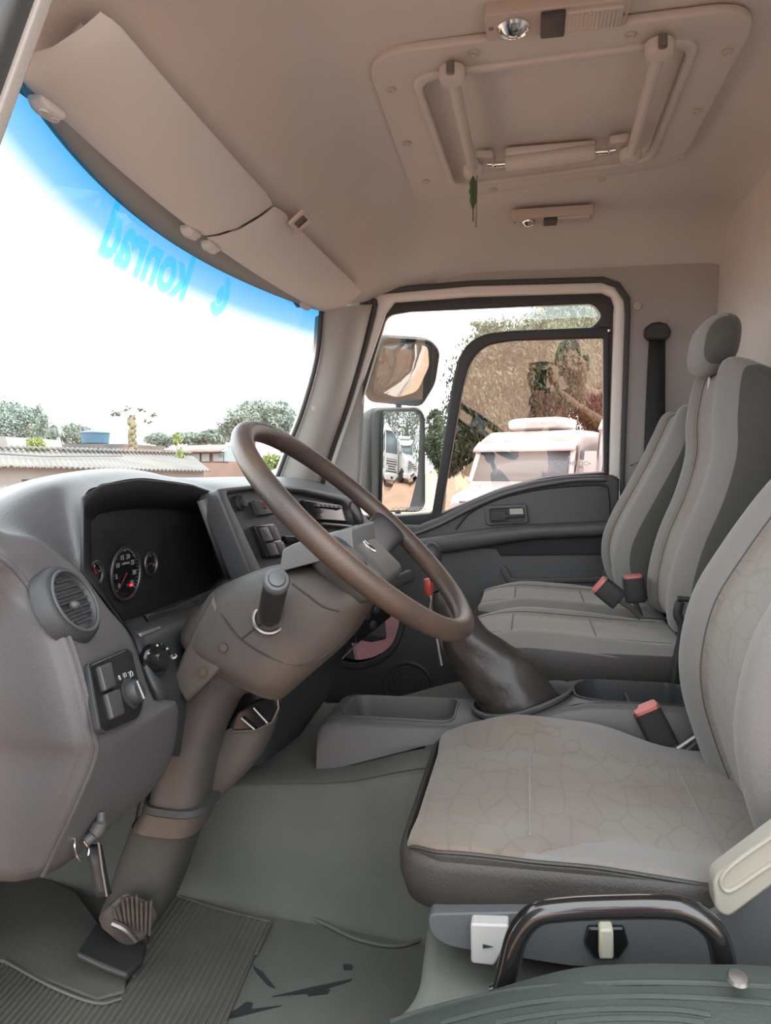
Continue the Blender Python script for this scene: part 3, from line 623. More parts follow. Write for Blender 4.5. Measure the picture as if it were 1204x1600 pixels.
# lower fascia under the cluster with the mirror adjuster
rows = [[PX(192, 980, -.645), PX(250, 960, -.64), PX(345, 925, -.635)], [PX(205, 1000, -.60), PX(262, 985, -.60), PX(350, 950, -.60)], [PX(222, 1050, -.565), PX(275, 1040, -.58), PX(350, 1000, -.60)], [PX(243, 1100, -.545), PX(285, 1100, -.575), PX(340, 1100, -.62)], [PX(262, 1180, -.58), PX(300, 1180, -.62), PX(340, 1180, -.66)]]
cols = [crom(c, 4) for c in zip(*rows)]; rows = [crom(r, 4) for r in zip(*cols)]
build('lower_fascia', MB().grid(rows), 'dashdark', dash, solid=-.01)
kp = plN(PX(239, 1031, -.562)+V((.006, 0, 0)), (.90, -.38, .15)); q = MB(); q.lathe(kp.o, kp.n, [(.026, -.01), (.026, .002), (.023, .005), (.018, .004), (.017, .012), (.012, .018), (.001, .019)], 32)
kn = build('mirror_adjust_knob', q, 'gloss', dash)
for a in (-2, 0, 2): q = MB(); an = math.pi/2+a*.45; q.box(kp.pt(.0225*math.cos(an), .0225*math.sin(an), .0055), (.003, .003, .001), Matrix((kp.u, kp.v, kp.n)).transposed()); build('knob_dot', q, 'print', kn)
text('knob_symbol', '↔', Pl(kp.pt(.033, -.002, .0), kp.u, kp.v), .012, 'print', kn)
plate('fascia_slot', kp, [pxloop(kp, [(222, 962), (262, 950), (330, 920), (338, 926), (300, 948), (228, 972)])], .01, .004, 'gloss', dash, .002)
plate('chrome_catch', kp, [fl(kp, [(205, 990), (240, 978), (243, 984), (208, 998)], .003)], .012, .012, 'steel', dash, .003)
# cluster recess: walls and face
oL = [((126, 893), -.61), ((126, 840), -.613), ((127, 777), -.622), ((142, 765), -.622), ((158, 756), -.622), ((188, 751), -.62), ((215, 747), -.62), ((260, 751), -.62), ((300, 757), -.62), ((329, 767), -.62), ((347, 830), -.61), ((366, 902), -.60), ((340, 926), -.625), ((262, 955), -.64), ((195, 982), -.645), ((160, 935), -.62)]
iL = [(141, 890), (139, 850), (138, 815), (150, 802), (168, 797), (190, 794), (215, 792), (260, 793), (292, 797), (312, 806), (330, 855), (346, 903), (325, 925), (262, 950), (194, 974), (163, 930)]
rows = []
for (a, x), b in zip(oL, iL):
    po = PX(*a, x); pi = PX(*b, -.70 if b[1] < 905 else -.695); rows.append([po, po.lerp(pi, .5)+V((-.01, 0, 0)), pi])
rows = list(zip(*rows))
build('cluster_recess', MB().grid(rows, cv=True), 'dashdark', dash, solid=.004)
cp = plN(PX(240, 880, -.70), (1, -.0, .0))
build('cluster_face', curve_mb(cp, [pxloop(cp, iL)], .006, -.006), 'black', dash)
st = plate('silver_strip', plN(PX(337, 835, -.612), (.5, -.86, .1)), [pxloop(plN(PX(337, 835, -.612), (.5, -.86, .1)), [(308, 785), (322, 780), (364, 900), (355, 904)])], .004, .004, 'trim', None)
bpy.data.objects.remove(st)
rows = [[PX(307, 783, -.632), PX(322, 778, -.618)], [PX(352, 905, -.618), PX(368, 900, -.60)]]
build('binnacle_strip', MB().grid(rows), 'greyplastic', dash, solid=.004)
def gauge(px, py, r, nums, ang0, ang1, needle, full=True):
    a, b = cp.hit(px, py); q = MB(); q.tube([cp.pt(a+r*math.cos(t*math.pi/24), b+r*math.sin(t*math.pi/24), .004) for t in range(48)], .0028, 8, closed=True)
    gg = build('gauge', q, 'steel', dash)
    q = MB(); q.lathe(cp.pt(a, b, -.001), cp.n, [(r, 0), (r*.98, .002), (.001, .002)], 40); build('gauge_dial', q, 'gloss', gg)
    q = MB()
    for k in range(31):
        an = ang0+(ang1-ang0)*k/30; r0 = r*(.80 if k % 5 == 0 else .86); q.cyl(cp.pt(a+r*.92*math.cos(an), b+r*.92*math.sin(an), .0025), cp.pt(a+r0*math.cos(an), b+r0*math.sin(an), .0025), .0006, n=5)
    build('gauge_ticks', q, 'print', gg)
    for k, s in enumerate(nums):
        an = ang0+(ang1-ang0)*k/(len(nums)-1); text('gauge_numeral', s, Pl(cp.pt(a+r*.62*math.cos(an), b+r*.62*math.sin(an), .0025), cp.u, cp.v), r*.26, 'print', gg)
    q = MB(); q.tube([cp.pt(a, b, .005), cp.pt(a+r*.75*math.cos(needle), b+r*.75*math.sin(needle), .005)], [.0016, .0006], 6); build('gauge_needle', q, 'red', gg)
    return gg
g1 = gauge(194, 895, .047, ['0', '5', '10', '15', '20', '25', '30', '35'], math.radians(225), math.radians(-45), math.radians(225))
text('gauge_legend', 'x100r/min', Pl(cp.pt(*cp.hit(194, 880), .003), cp.u, cp.v), .006, 'print', g1)
q = MB(); a, b = cp.hit(202, 914); q.box(cp.pt(a, b, .004), (.003, .006, .004)); build('warning_light', q, mat('red_warning_lamp', (.9, .05, .05), .4, emit=1.2), g1)
g2 = gauge(233, 880, .022, ['0', '4', '8'], math.radians(200), math.radians(-20), math.radians(180))
g3 = gauge(146, 896, .020, ['0', '½', '1'], math.radians(170), math.radians(10), math.radians(120))
if 0: g4 = gauge(290, 885, .047, ['0', '20', '40', '60', '80', '100', '120'], math.radians(225), math.radians(-45), math.radians(225))
rows = [[PX(138, 816, -.675), PX(200, 795, -.67), PX(262, 795, -.67), PX(312, 806, -.675)], [PX(141, 888, -.66), PX(205, 890, -.655), PX(270, 880, -.655), PX(338, 880, -.66)], [PX(163, 930, -.665), PX(210, 945, -.655), PX(262, 945, -.66), PX(346, 904, -.665)]]

q = MB(); q.grid([[PX(139, 830, -.668), PX(330, 815, -.668)], [PX(165, 930, -.658), PX(335, 925, -.658)]]); build('cluster_lens', q, 'clusterglass', dash)
# centre panel turned a little to the driver
cpn = [PX(332, 768, -.605), PX(400, 759, -.585), PX(455, 762, -.56), PX(539, 778, -.51), PX(556, 800, -.495)]
Pc = Pl(PX(337, 768, -.60), (.095, .58, -.012), (-.30, .0, 1))
sC = 1 if Pc.n.x > 0 else -1
outc = fillet([Pc.hit(331, 765), Pc.hit(400, 758), Pc.hit(470, 762), Pc.hit(541, 777), Pc.hit(585, 830), Pc.hit(600, 1000), Pc.hit(410, 960)], [.02, 0, 0, .02, .02, .01, .01])
inc = fillet([Pc.hit(347, 772), Pc.hit(400, 765), Pc.hit(468, 770), Pc.hit(532, 785), Pc.hit(572, 835), Pc.hit(585, 960), Pc.hit(425, 940)], .012)
plate('center_frame', Pc, [outc, inc[::-1]], .05, sC*-.015, 'dash', dash, .006)
plate('center_face', Pc, [inc], .02, sC*-.018, 'dashdark', dash)
def ctl(name, pts, d, m, bev=.002, par=dash, r=.004): return plate(name, Pc, [fl(Pc, pts, r)], .014, sC*d, m, par, bev)
c = Pc.hit(377, 785); q = MB(); q.lathe(Pc.pt(*c, sC*-.008), Pc.n*sC, [(.017, 0), (.017, .006), (.012, .009), (.011, .016), (.001, .017)], 24); build('lighter_knob', q, 'black', dash)
hz = ctl('hazard_button', [(393, 783), (418, 781), (430, 803), (403, 806)], .0, 'switch')
a, b = Pc.hit(408, 793); q = MB(); q.tube([Pc.pt(a+.008*math.cos(k*2.0944+1.57), b+.008*math.sin(k*2.0944+1.57), sC*.008) for k in range(3)], .0012, 6, closed=True); build('hazard_triangle', q, 'red', hz)
rd = ctl('radio', [(470, 782), (528, 790), (540, 816), (484, 812)], .0, 'gloss')
for k in range(6): x = 486+k*7.0; ctl('radio_button', [(x, 789+k*.6), (x+5.5, 789.6+k*.6), (x+6.5, 794+k*.6), (x+1, 793.4+k*.6)], .007, 'switch', .0008, rd, .001)
ctl('radio_button', [(500, 818), (545, 822), (546, 825), (501, 821)], .003, 'steel', .0008, rd, .001)
ctl('switch_block', [(395, 822), (425, 818), (448, 868), (414, 872)], -.003, 'gloss')
for pts in ([(401, 826), (412, 824), (422, 846), (410, 848)], [(414, 823), (424, 822), (434, 844), (424, 846)], [(412, 851), (423, 849), (431, 868), (420, 870)], [(425, 849), (436, 847), (444, 865), (433, 867)]):
    b_ = ctl('rocker_switch', pts, .003, 'switch', .0015, dash, .002); a, b = Pc.hit(sum(p[0] for p in pts)/4, sum(p[1] for p in pts)/4-6)
    q = MB(); q.box(Pc.pt(a, b, sC*.0105), (.006, .003, .0012)); build('switch_symbol', q, 'print', b_)
ctl('radio_slot', [(440, 838), (500, 840), (505, 850), (446, 848)], .0, 'gloss')
c = Pc.hit(551, 806); vp2 = Pl(Pc.pt(*c, 0), Pc.u, Pc.v); q = MB(); q.lathe(vp2.o, Pc.n*sC, [(.044, -.01), (.043, .008), (.038, .014), (.033, .008), (.03, -.004), (.001, -.006)], 36)
vent = build('air_vent', q, 'dashdark', dash); q = MB()
for k in range(-2, 3): h = .012*k; l_ = math.sqrt(.031**2-h*h); q.box(vp2.pt(0, h, sC*.002), (.002, l_*2, .002))
build('vent_louvres', q, 'black', vent)
# lower centre stack
def ringz(z, P, r=.03): return [V((x, y, z)) for x, y in fillet([(-.95, P[0][1]), *P, (-.95, P[-1][1])], [0]+[r]*len(P)+[0], 5)]
secs = [ringz(-.27, [(-.565, 1.40), (-.47, 2.00)]), ringz(-.36, [(-.54, 1.39), (-.46, 1.96)]), ringz(-.46, [(-.52, 1.385), (-.455, 1.86)]), ringz(-.55, [(-.515, 1.385), (-.47, 1.70)]), ringz(-.60, [(-.53, 1.39), (-.50, 1.60)]), ringz(-.618, [(-.57, 1.41), (-.55, 1.55)])]
build('center_stack', MB().grid(secs, cv=True, caps=True), 'dashdark', dash, smooth=50)
lp2 = Pl(V((-.515, 1.39, -.36)), (.16, .58, 0), (.05, 0, 1)); sL = 1 if lp2.n.x > 0 else -1
hc = plate('heater_control', lp2, [fl(lp2, [(540, 950), (580, 930), (600, 962), (545, 1005)], .006)], .02, sL*.012, 'gloss', dash, .003)
for p in ((560, 960), (575, 950), (570, 975)):
    q = MB(); q.lathe(lp2.pt(*lp2.hit(*p), sL*.02), lp2.n*sL, [(.012, 0), (.010, .008), (.001, .009)], 20); build('heater_knob', q, 'dashdark', hc)
q = MB(); q.tube([lp2.pt(*lp2.hit(522, 1028), sL*.02), lp2.pt(*lp2.hit(574, 976), sL*.02)], .002, 8); build('chrome_line', q, 'chrome', dash)
# hood release knob with its wire loop, low on the driver panel
rp = surf(dcp, 150, 1285)[0]
for P in ([(610, 1597), (660, 1580), (740, 1560), (820, 1545), (960, 1536), (1080, 1536), (1203, 1542)], [(690, 1598), (770, 1578), (860, 1563), (990, 1557), (1100, 1560), (1203, 1568)], [(775, 1598), (860, 1584), (950, 1577), (1050, 1578), (1110, 1586)], [(870, 1599), (950, 1592), (1040, 1592), (1100, 1598)]):
    q = MB(); q.tube(crom([surf(slc, *p)[0] for p in P], 6), .0032, 8); build('tread', q, 'sill', sill)
rel = thing('release_handle', rp, 'worn round release knob with a hanging wire loop at the bottom of the dash', 'release handle')
def off(px, py, d): p, n_ = surf(dcp, px, py); return p+n_*d
q = MB(); q.tube(crom([off(156, 1268, .002), off(148, 1280, .010), off(138, 1294, .012), off(126, 1308, .010)], 4), [.006]*4+[.010]*5+[.007]*4, 12); build('release_knob', q, 'hub', rel)
q = MB(); q.tube(crom([PX(118, 1306, -.575), PX(117, 1325, -.57), PX(124, 1343, -.57), PX(136, 1340, -.57), PX(139, 1326, -.57), PX(131, 1313, -.572)], 5), .0016, 6); build('wire_loop', q, 'chrome', rel)

# ================================================================ STEERING
stc = V((-.281, 1.2, -.093)); ti = math.radians(42.08)
wa = V((0, 1, 0)); wb = V((math.cos(ti), 0, -math.sin(ti))); WPn = V((math.sin(ti), 0, math.cos(ti)))
WP = Pl(stc, wb, wa); sW = 1 if WP.n.dot(WPn) > 0 else -1
sw = thing('steering_wheel', stc, 'large worn brown-black steering wheel with two spokes', 'steering wheel')
q = MB(); q.tube([stc+wa*.24*math.cos(a*math.pi/48)+wb*.24*math.sin(a*math.pi/48) for a in range(96)], .0178, 20, closed=True); build('rim', q, 'wheel', sw)
def W(a, b, c): return stc+wa*a+wb*b+WPn*c
hubo = fillet([(-.085, -.012), (.085, -.012), (.092, .03), (.080, .105), (-.080, .105), (-.092, .03)], .018)
rows = [[W(a*s, b*s, c) for a, b in hubo] for s, c in ((.75, -.085), (.92, -.075), (1.0, -.055), (1.0, -.03), (.98, -.018), (.92, -.012), (.5, -.010))]
build('hub_pad', MB().grid(rows, cv=True, caps=True), 'hub', sw, smooth=45)
for s in (-1, 1):
    q = MB(); q.sup([(W(s*.05, -.012, -.035), W(s*.05, .075, -.035), WPn*.022), (W(s*.11, -.010, -.030), W(s*.11, .065, -.030), WPn*.020), (W(s*.17, -.012, -.018), W(s*.17, .060, -.018), WPn*.016), (W(s*.232, -.020, -.004), W(s*.222, .060, -.004), WPn*.012)], 20, .6)
    build('spoke', q, 'dashdark', sw)
q = MB(); q.lathe(W(0, .035, -.012), WPn, [(.017, 0), (.0165, .003), (.013, .0035), (.013, .002), (.001, .002)], 32); em = build('hub_emblem', q, 'chrome', sw)
q = MB()
for k in range(3): an = k*2.0944; q.tube([W(0, .035, -.009), W(.012*math.sin(an), .035-.012*math.cos(an), -.009)], .0015, 6)
build('emblem_star', q, 'steel', em)
col = thing('steering_column', (-.6, 1.2, -.75), 'dusty brown-grey steering column cowl running down to the floor', 'steering column')
def cs(L_, R_, w, y=1.2): return (PY(*L_, y), PY(*R_, y), V((0, w, 0)))
q = MB(); q.sup([cs((480, 876), (590, 900), .06), cs((440, 884), (590, 930), .085), cs((398, 892), (572, 958), .095), cs((335, 925), (545, 1000), .10), cs((305, 975), (482, 1056), .10), cs((310, 1000), (455, 1080), .085)], 32, .5)
build('upper_cowl', q, 'column', col, smooth=50)
q = MB(); q.sup([cs((310, 985), (450, 1065), .085), cs((295, 1050), (385, 1080), .066), cs((276, 1110), (352, 1130), .058), cs((260, 1175), (335, 1180), .056), cs((246, 1236), (322, 1246), .056)], 28, .6)
build('lower_cowl', q, 'column', col, smooth=50)
q = MB(); q.sup([cs((241, 1236), (334, 1247), .063), cs((238, 1246), (334, 1257), .064)], 28, .6, sub=2); build('column_ring', q, 'rubber', col)
q = MB(); q.sup([cs((238, 1250), (330, 1260), .058), cs((220, 1278), (318, 1290), .058)], 28, .6, sub=2); build('column_collar', q, 'column', col)
q = MB(); q.sup([cs((218, 1275), (312, 1290), .058, 1.22), cs((200, 1325), (296, 1335), .06, 1.22), cs((184, 1375), (278, 1385), .062, 1.22), cs((172, 1405), (264, 1415), .064, 1.22)], 28, .65); build('column_boot', q, 'colboot', col)
uc = [o for o in col.children if o.name.startswith('upper_cowl')][0]
for P in ([(330, 936), (352, 968), (376, 998), (420, 1026), (468, 1040), (510, 1022), (540, 992)], [(378, 998), (396, 984), (412, 972)], [(456, 912), (480, 930), (505, 948), (530, 955)]):
    q = MB(); q.tube(crom([surf(uc, *p)[0]+surf(uc, *p)[1]*.0002 for p in P], 5), .0016, 6); build('cowl_seam', q, 'black', col)
# flat housing to the left of the cowl with two recessed screws
fp = Pl(V((-.555, 1.10, -.30)), (1, 0, 0), (0, 0, 1))
def sideprism(pts, y0, y1): return MB().prism([PY(*p, y0) for p in pts], (0, y1-y0, 0))
build('column_shroud', sideprism([(332, 930), (352, 990), (372, 1015), (330, 1060), (290, 1100), (268, 1062), (300, 985)], 1.104, 1.32), 'column', col, bevel=.006, seg=3)
for p in ((349, 1012), (317, 1050)):
    q = MB(); q.lathe(PY(*p, 1.093), (.2, -1, .1), [(.0065, 0), (.006, .0015), (.0045, .0015), (.0045, -.001), (.0025, -.001), (.0025, .0008), (.001, .0008)], 20); build('cowl_screw', q, mat('dark_screw', (.10, .075, .06), .5, .6), col)
# moulded cap over the cowl, light falling on its top put into a paler grey
q = MB(); q.sup([(PY(441, 862, 1.20), PY(438, 893, 1.20), V((0, .07, 0)))], 20, .5) if False else None; cc = fillet([PY(*p, 1.115).xz for p in [(436, 894), (441, 859), (460, 849), (549, 825), (552, 862), (500, 877)]], .005)
q = MB(); q.prism([V((p[0], 1.115, p[1])) for p in cc], (0, .17, 0)); build('cowl_cap', q, 'toplit', col, bevel=.007, seg=3)
# cable side pocket
q = MB(); q.sup([(PY(352, 1138, 1.27), PY(436, 1090, 1.27), V((0, .045, 0))), (PY(335, 1165, 1.27), PY(425, 1140, 1.27), V((0, .045, 0))), (PY(315, 1190, 1.27), PY(400, 1190, 1.27), V((0, .045, 0))), (PY(298, 1216, 1.26), PY(352, 1240, 1.26), V((0, .03, 0)))], 24, .6)
pk = build('side_pocket', q, 'column', col)
kp3 = Pl(PY(400, 1110, 1.24), (1, 0, .3), (-.3, 0, 1)); q = MB()
dd = [PY(*p, 1.222) for p in [(356, 1134), (372, 1112), (395, 1098), (430, 1086), (434, 1108), (420, 1134), (392, 1142), (366, 1142)]]
build('pocket_recess', MB().prism(dd, (0, .02, 0)), 'gloss', pk, bevel=.003)
q = MB(); q.tube([PY(*p, 1.220) for p in [(433, 1088), (435, 1106), (425, 1128), (400, 1141), (366, 1143)]], .0025, 8); build('recess_edge', q, 'steel', pk)
for a, b in (((377, 1122), (398, 1140)), ((396, 1106), (418, 1130))): q = MB(); q.tube([PY(*a, 1.217), PY(*b, 1.217)], .0025, 8); build('pocket_fin', q, 'steel', pk)
# stalk
ta = PY(432, 908, 1.00); tb = PY(420, 965, 1.10)
d_ = (ta-tb).normalized(); q = MB(); q.lathe(tb-d_*.0, d_, [(.011, -.03), (.011, .004), (.0185, .006), (.0185, (ta-tb).length-.004), (.0175, (ta-tb).length), (.001, (ta-tb).length)], 28)
stk = build('stalk', q, 'black', col)
q = MB(); q.lathe(ta-d_*.006, d_, [(.0192, 0), (.0192, .008), (.0170, .012), (.0125, .012), (.0120, .009), (.0115, .015), (.001, .0165)], 32); build('stalk_cap', q, 'greyplastic', stk)
q = MB(); q.tube([tb-d_*.006+(d_.orthogonal().normalized()*math.cos(a*.2618)+d_.cross(d_.orthogonal().normalized())*math.sin(a*.2618))*.024 for a in range(24)], .004, 8, closed=True); build('stalk_gaiter', q, 'steel', stk)
# right stalk behind the wheel
q = MB(); q.tube([PY(585, 925, 1.32), PY(640, 900, 1.42)], [.009, .013]); build('stalk', q, 'black', col)

# ================================================================ PEDALS, MATS, FLOOR ITEMS
pd = thing('brake_pedal', PY(205, 1470, 1.15), 'large worn rubber brake pedal pad on its arm beside the column boot', 'pedal')
q = MB(); pts = [(168, 1420), (196, 1392), (238, 1408), (250, 1430), (228, 1468), (210, 1470), (175, 1440)]
q.prism([PY(*p, 1.10+.0006*(p[0]-170)) for p in pts], V((-.035, .02, -.03))); build('pedal_pad', q, 'pedal', pd, bevel=.008, seg=3)
for k in range(9):
    a = PY(176+k*7.5, 1417-k*1.2+(-12 if 1 < k < 6 else 0), 1.094+.0006*(k*7.5)); b = PY(184+k*6.2, 1440+k*2.6, 1.094+.0006*(14+k*6)); q = MB(); q.tube([a, b], .0028, 6); build('pad_ridge', q, 'pedal', pd)
q = MB(); q.tube(crom([PY(175, 1442, 1.095), PY(195, 1452, 1.10), PY(212, 1470, 1.11)], 4), .006, 8); build('pad_frame', q, 'steel', pd)
q = MB(); q.tube(crom([PY(215, 1440, 1.19), PY(225, 1400, 1.25), PY(215, 1330, 1.3), PY(230, 1230, 1.32)], 4), .013); build('pedal_arm', q, 'black', pd)
pd = thing('accelerator_pedal', PZ(170, 1500, -.87), 'flat dark floor-hinged pedal plate lying under the brake pedal', 'pedal')
q = MB(); q.prism([PY(*p, y) for p, y in (((118, 1488), 1.08), ((150, 1440), 1.16), ((228, 1470), 1.16), ((222, 1500), 1.12), ((198, 1523), 1.08), ((160, 1508), 1.08))], V((0, 0, -.014))); build('pedal_plate', q, 'black', pd, bevel=.005)
pd = thing('clutch_pedal', PY(160, 1400, 1.0), 'thin dark clutch pedal arm hanging below the dash corner', 'pedal')
q = MB(); q.grid([[PY(x, y, yy), PY(x+18, y, yy+.0)] for x, y, yy in ((134, 1325, 1.0), (140, 1355, 1.0), (146, 1390, 1.0), (150, 1402, 1.0))]); build('pedal_arm', q, 'dashdark', pd, solid=.012)
q = MB(); q.tube([PY(154, 1315, .995), PY(160, 1360, .995), PY(167, 1400, .995)], .0022, 6); build('arm_edge', q, 'steel', pd)
# ribbed mat
def fl_(px, py, z=-.872): return PZ(px, py, z)
fm = thing('ribbed_floor_mat', (-.8, 1.2, -.878), 'green-grey ribbed rubber floor mat under the pedals', 'floor mat')
bp_ = [(270, 1398), (424, 1440), (400, 1490), (345, 1620), (-60, 1680), (-60, 1480), (5, 1500), (80, 1540), (150, 1568), (188, 1560), (225, 1500), (240, 1440)]
q = MB(); q.prism([fl_(*p, -.876) for p in bp_], (0, 0, .004)); build('mat_base', q, 'mat', fm)
# ribs run from front-left towards the camera; clip them to the mat outline
ctr = [(fl_(*p).x, fl_(*p).y) for p in bp_]
r0 = V(fl_(424, 1440))-V(fl_(340, 1620)); rd_ = V((r0.x, r0.y)).normalized(); rn = V((-rd_.y, rd_.x))
def clipline(o, d, poly):
    ts = []
    for i in range(len(poly)):
        a = V(poly[i]); b = V(poly[(i+1) % len(poly)]); e = b-a; den = d.x*e.y-d.y*e.x
        if abs(den) < 1e-9: continue
        t = ((a.x-o.x)*e.y-(a.y-o.y)*e.x)/den; s = ((a.x-o.x)*d.y-(a.y-o.y)*d.x)/den
        if 0 <= s <= 1: ts.append(t)
    ts.sort(); return [(ts[i], ts[i+1]) for i in range(0, len(ts)-1, 2)]
ribs = MB(); o0 = V((fl_(424, 1440).x, fl_(424, 1440).y))
for k in range(-10, 60):
    o = o0+rn*(.0115*k-.004)
    for a, b in clipline(o, rd_, ctr):
        if b-a > .02: ribs.tube([V((*(o+rd_*(a+.004)), -.8715)), V((*(o+rd_*(b-.004)), -.8715))], .0034, 6)
build('mat_ribs', ribs, 'mat', fm)
q = MB(); q.tube([fl_(*p, -.870) for p in [(240, 1440), (262, 1400), (270, 1397), (340, 1420), (424, 1441), (400, 1490)]], .003, 6); build('mat_edge', q, 'mat', fm)
# smooth heel pad
q = MB(); q.prism([fl_(*p, -.874) for p in [(-40, 1400), (60, 1370), (120, 1400), (200, 1510), (195, 1555), (150, 1568), (80, 1540), (-40, 1490)]], (0, 0, .008)); build('heel_pad', q, 'mat', None, bevel=.003, label='smooth green-grey mat sheet at the far left of the footwell', cat='floor mat')
q = MB(); q.tube(crom([fl_(*p, -.865) for p in [(5, 1500), (80, 1541), (150, 1567), (190, 1560)]], 4), .003, 6); build('mat_seam', q, 'mat', None, label='pale curved seam along the edge of the smooth floor mat sheet', cat='mat seam')
# carpet flap edge rising to the tunnel
q = MB(); q.tube(crom([fl_(*p, -.874) for p in [(330, 1375), (420, 1400), (500, 1440), (560, 1468), (620, 1478), (665, 1465)]], 5), .0035, 6); build('trim_10', q, 'carpet', kind='structure')
# mud smears on the mat
for pts, lab in (([(395, 1510), (410, 1520), (430, 1545), (418, 1540), (400, 1520)], 'short slanted dark scuff on the cab floor nearest the ribbed mat corner'), ([(425, 1558), (480, 1545), (550, 1530), (548, 1533), (490, 1552)], 'long thin dark scuff line in the middle of the cab floor'), ([(478, 1553), (515, 1547), (512, 1553), (482, 1557)], 'short thick dark smear just below the long thin scuff line'), ([(535, 1508), (550, 1508), (550, 1516), (537, 1516)], 'small square dark spot on the cab floor nearest the driver seat'), ([(345, 1590), (370, 1578), (385, 1566), (395, 1568), (392, 1578), (440, 1572), (400, 1582), (360, 1592)], 'branched dark scuff at the bottom edge of the picture')):
    q = MB(); q.prism([fl_(*p, -.8795) for p in pts], (0, 0, .0015)); build('mud_mark', q, 'dashdark', None, label=lab, cat='mark', group='scuff marks on the cab floor')

# ================================================================ CENTRE CONSOLE AND GEAR LEVER
con = thing('center_console', (-.05, 1.58, -.62), 'grey moulded console on the engine tunnel with open tray and cup holders', 'console')
def conz(x): return -.522+.004*ss(x, -.4, -.1)+.058*ss(x, -.10, .14)
Xc = [-.43, -.415, -.39, -.30, -.20, -.13, -.08, -.03, .02, .07, .12, .18, .25, .31, .35, .365]
yn = lambda x: 1.465+.012*ss(x, -.1, .2); yf = lambda x: 1.665+.012*ss(x, -.1, .2)
rows = []
for i, x in enumerate(Xc):
    z = conz(x); e = 1 if 1 < i < len(Xc)-2 else (.0 if i in (0, len(Xc)-1) else .7); z -= (1-e)*.02; a, b = yn(x), yf(x); bz = z-.135 if x < 0 else -.64
    bz = -.627+.095*max(0, min(1, (x+.415)/.29)) if x < -.12 else -.60
    rows.append([V((x, a-.012, bz)), V((x, a-.006, z-.05)), V((x, a-.003, z-.010)), V((x, a+.004, z-.002)), V((x, a+.018, z)), V((x, b-.018, z)), V((x, b-.004, z-.002)), V((x, b+.003, z-.010)), V((x, b+.008, bz))])
# side walls and rim as one skin with openings: build top by plate, walls by strips
q = MB(); q.grid([r[:5] for r in rows]); q.grid([r[4:] for r in rows][::-1]) if False else None
side_n = [r[:5] for r in rows]; side_f = [r[5:] for r in rows]
q = MB(); q.grid(side_n); q.grid(side_f)
q.grid([[p for p in rows[0]][:1]*9, rows[0]])
q.grid([rows[-1], [V((rows[-1][0].x+.01, p.y, rows[-1][0].z)) for p in rows[-1]]])
build('console_side', q, 'console', con, smooth=60, solid=.0)
# top surface with holes, mapped over the height curve
tray = fillet([(-.385, 1.500), (-.165, 1.492), (-.150, 1.51), (-.150, 1.63), (-.165, 1.645), (-.385, 1.640)], [.03, .01, .02, .02, .01, .03])
bootc = [(.0, 1.573), (.088, .078)]; boot_h = circ(-.010, 1.573, .095, 32, .078)
cup = fillet([(.135, 1.505), (.305, 1.505), (.315, 1.53), (.315, 1.63), (.305, 1.655), (.135, 1.655), (.10, 1.62), (.10, 1.54)], [.04, .02, .02, .02, .02, .04, .03, .03])
otl = [(x, yn(x)+.018) for x in Xc]+[(x, yf(x)-.018) for x in Xc[::-1]]
pz = Pl((0, 0, 0), (1, 0, 0), (0, 1, 0))
me_ = curve_mb(pz, [otl, tray[::-1], boot_h[::-1], cup[::-1]], .0)
bm = bmesh.new(); vs = [bm.verts.new(v) for v in me_.v]
for f in me_.f:
    try: bm.faces.new([vs[i] for i in f])
    except ValueError: pass
bmesh.ops.triangulate(bm, faces=bm.faces)
for _ in range(3): bmesh.ops.subdivide_edges(bm, edges=[e for e in bm.edges if e.calc_length() > .03], cuts=1); bmesh.ops.triangulate(bm, faces=bm.faces)
bm.verts.ensure_lookup_table(); bm.verts.index_update()
top = MB(); top.add([V((v.co.x, v.co.y, conz(v.co.x)-(.02 if v.co.x < -.425 or v.co.x > .36 else (.006 if v.co.x < -.41 else 0)))) for v in bm.verts], [tuple(v.index for v in f.verts) for f in bm.faces]); bm.free()
build('console_top', top, 'console', con, smooth=60)
def well(name, lp, d, m, par, shr=.93):
    c = sum((V(p) for p in lp), V((0, 0)))/len(lp); q = MB(); q.grid([[V((*((V(p)-c)*s+c), conz(p[0])+dz)) for p in lp] for s, dz in ((1.04, -.001), (1.035, .003), (1.0, .003), (.985, -.004), (shr, -d), (.4, -d), (.02, -d))], cv=True)
    return build(name, q, m, par, smooth=50)
well('tray', tray, .05, 'console', con); cw = well('cup_holder', cup, .06, 'dashdark', con, .95)
q = MB(); q.box(V((.205, 1.55, conz(.2)-.03)), (.006, .10, .045)); build('divider', q, 'dashdark', cw)
t = thing('gear_lever', (-.01, 1.573, conz(0)), 'gear lever in a sagging black leather boot behind the steering wheel rim', 'gear lever')
q = MB(); P = [(1.0, .004), (1.02, .012), (.97, .016), (.90, .008), (.86, -.01)]
q.grid([[V((-.010+x_*s, 1.573+y_*s, conz(-.01+x_*s)+dz)) for x_, y_ in circ(0, 0, .105, 40, .088)] for s, dz in P], cv=True); build('boot_collar', q, 'dash', t, smooth=60)
rows = []; 
bs = [((-.012, 1.573, -.520), .088, .074), ((-.022, 1.573, -.480), .086, .07), ((-.040, 1.572, -.455), .074, .064), ((-.070, 1.571, -.430), .070, .058), ((-.10, 1.57, -.395), .060, .05), ((-.13, 1.57, -.36), .052, .044), ((-.150, 1.57, -.32), .042, .038), ((-.17, 1.57, -.28), .034, .032), ((-.18, 1.57, -.255), .022, .022)]
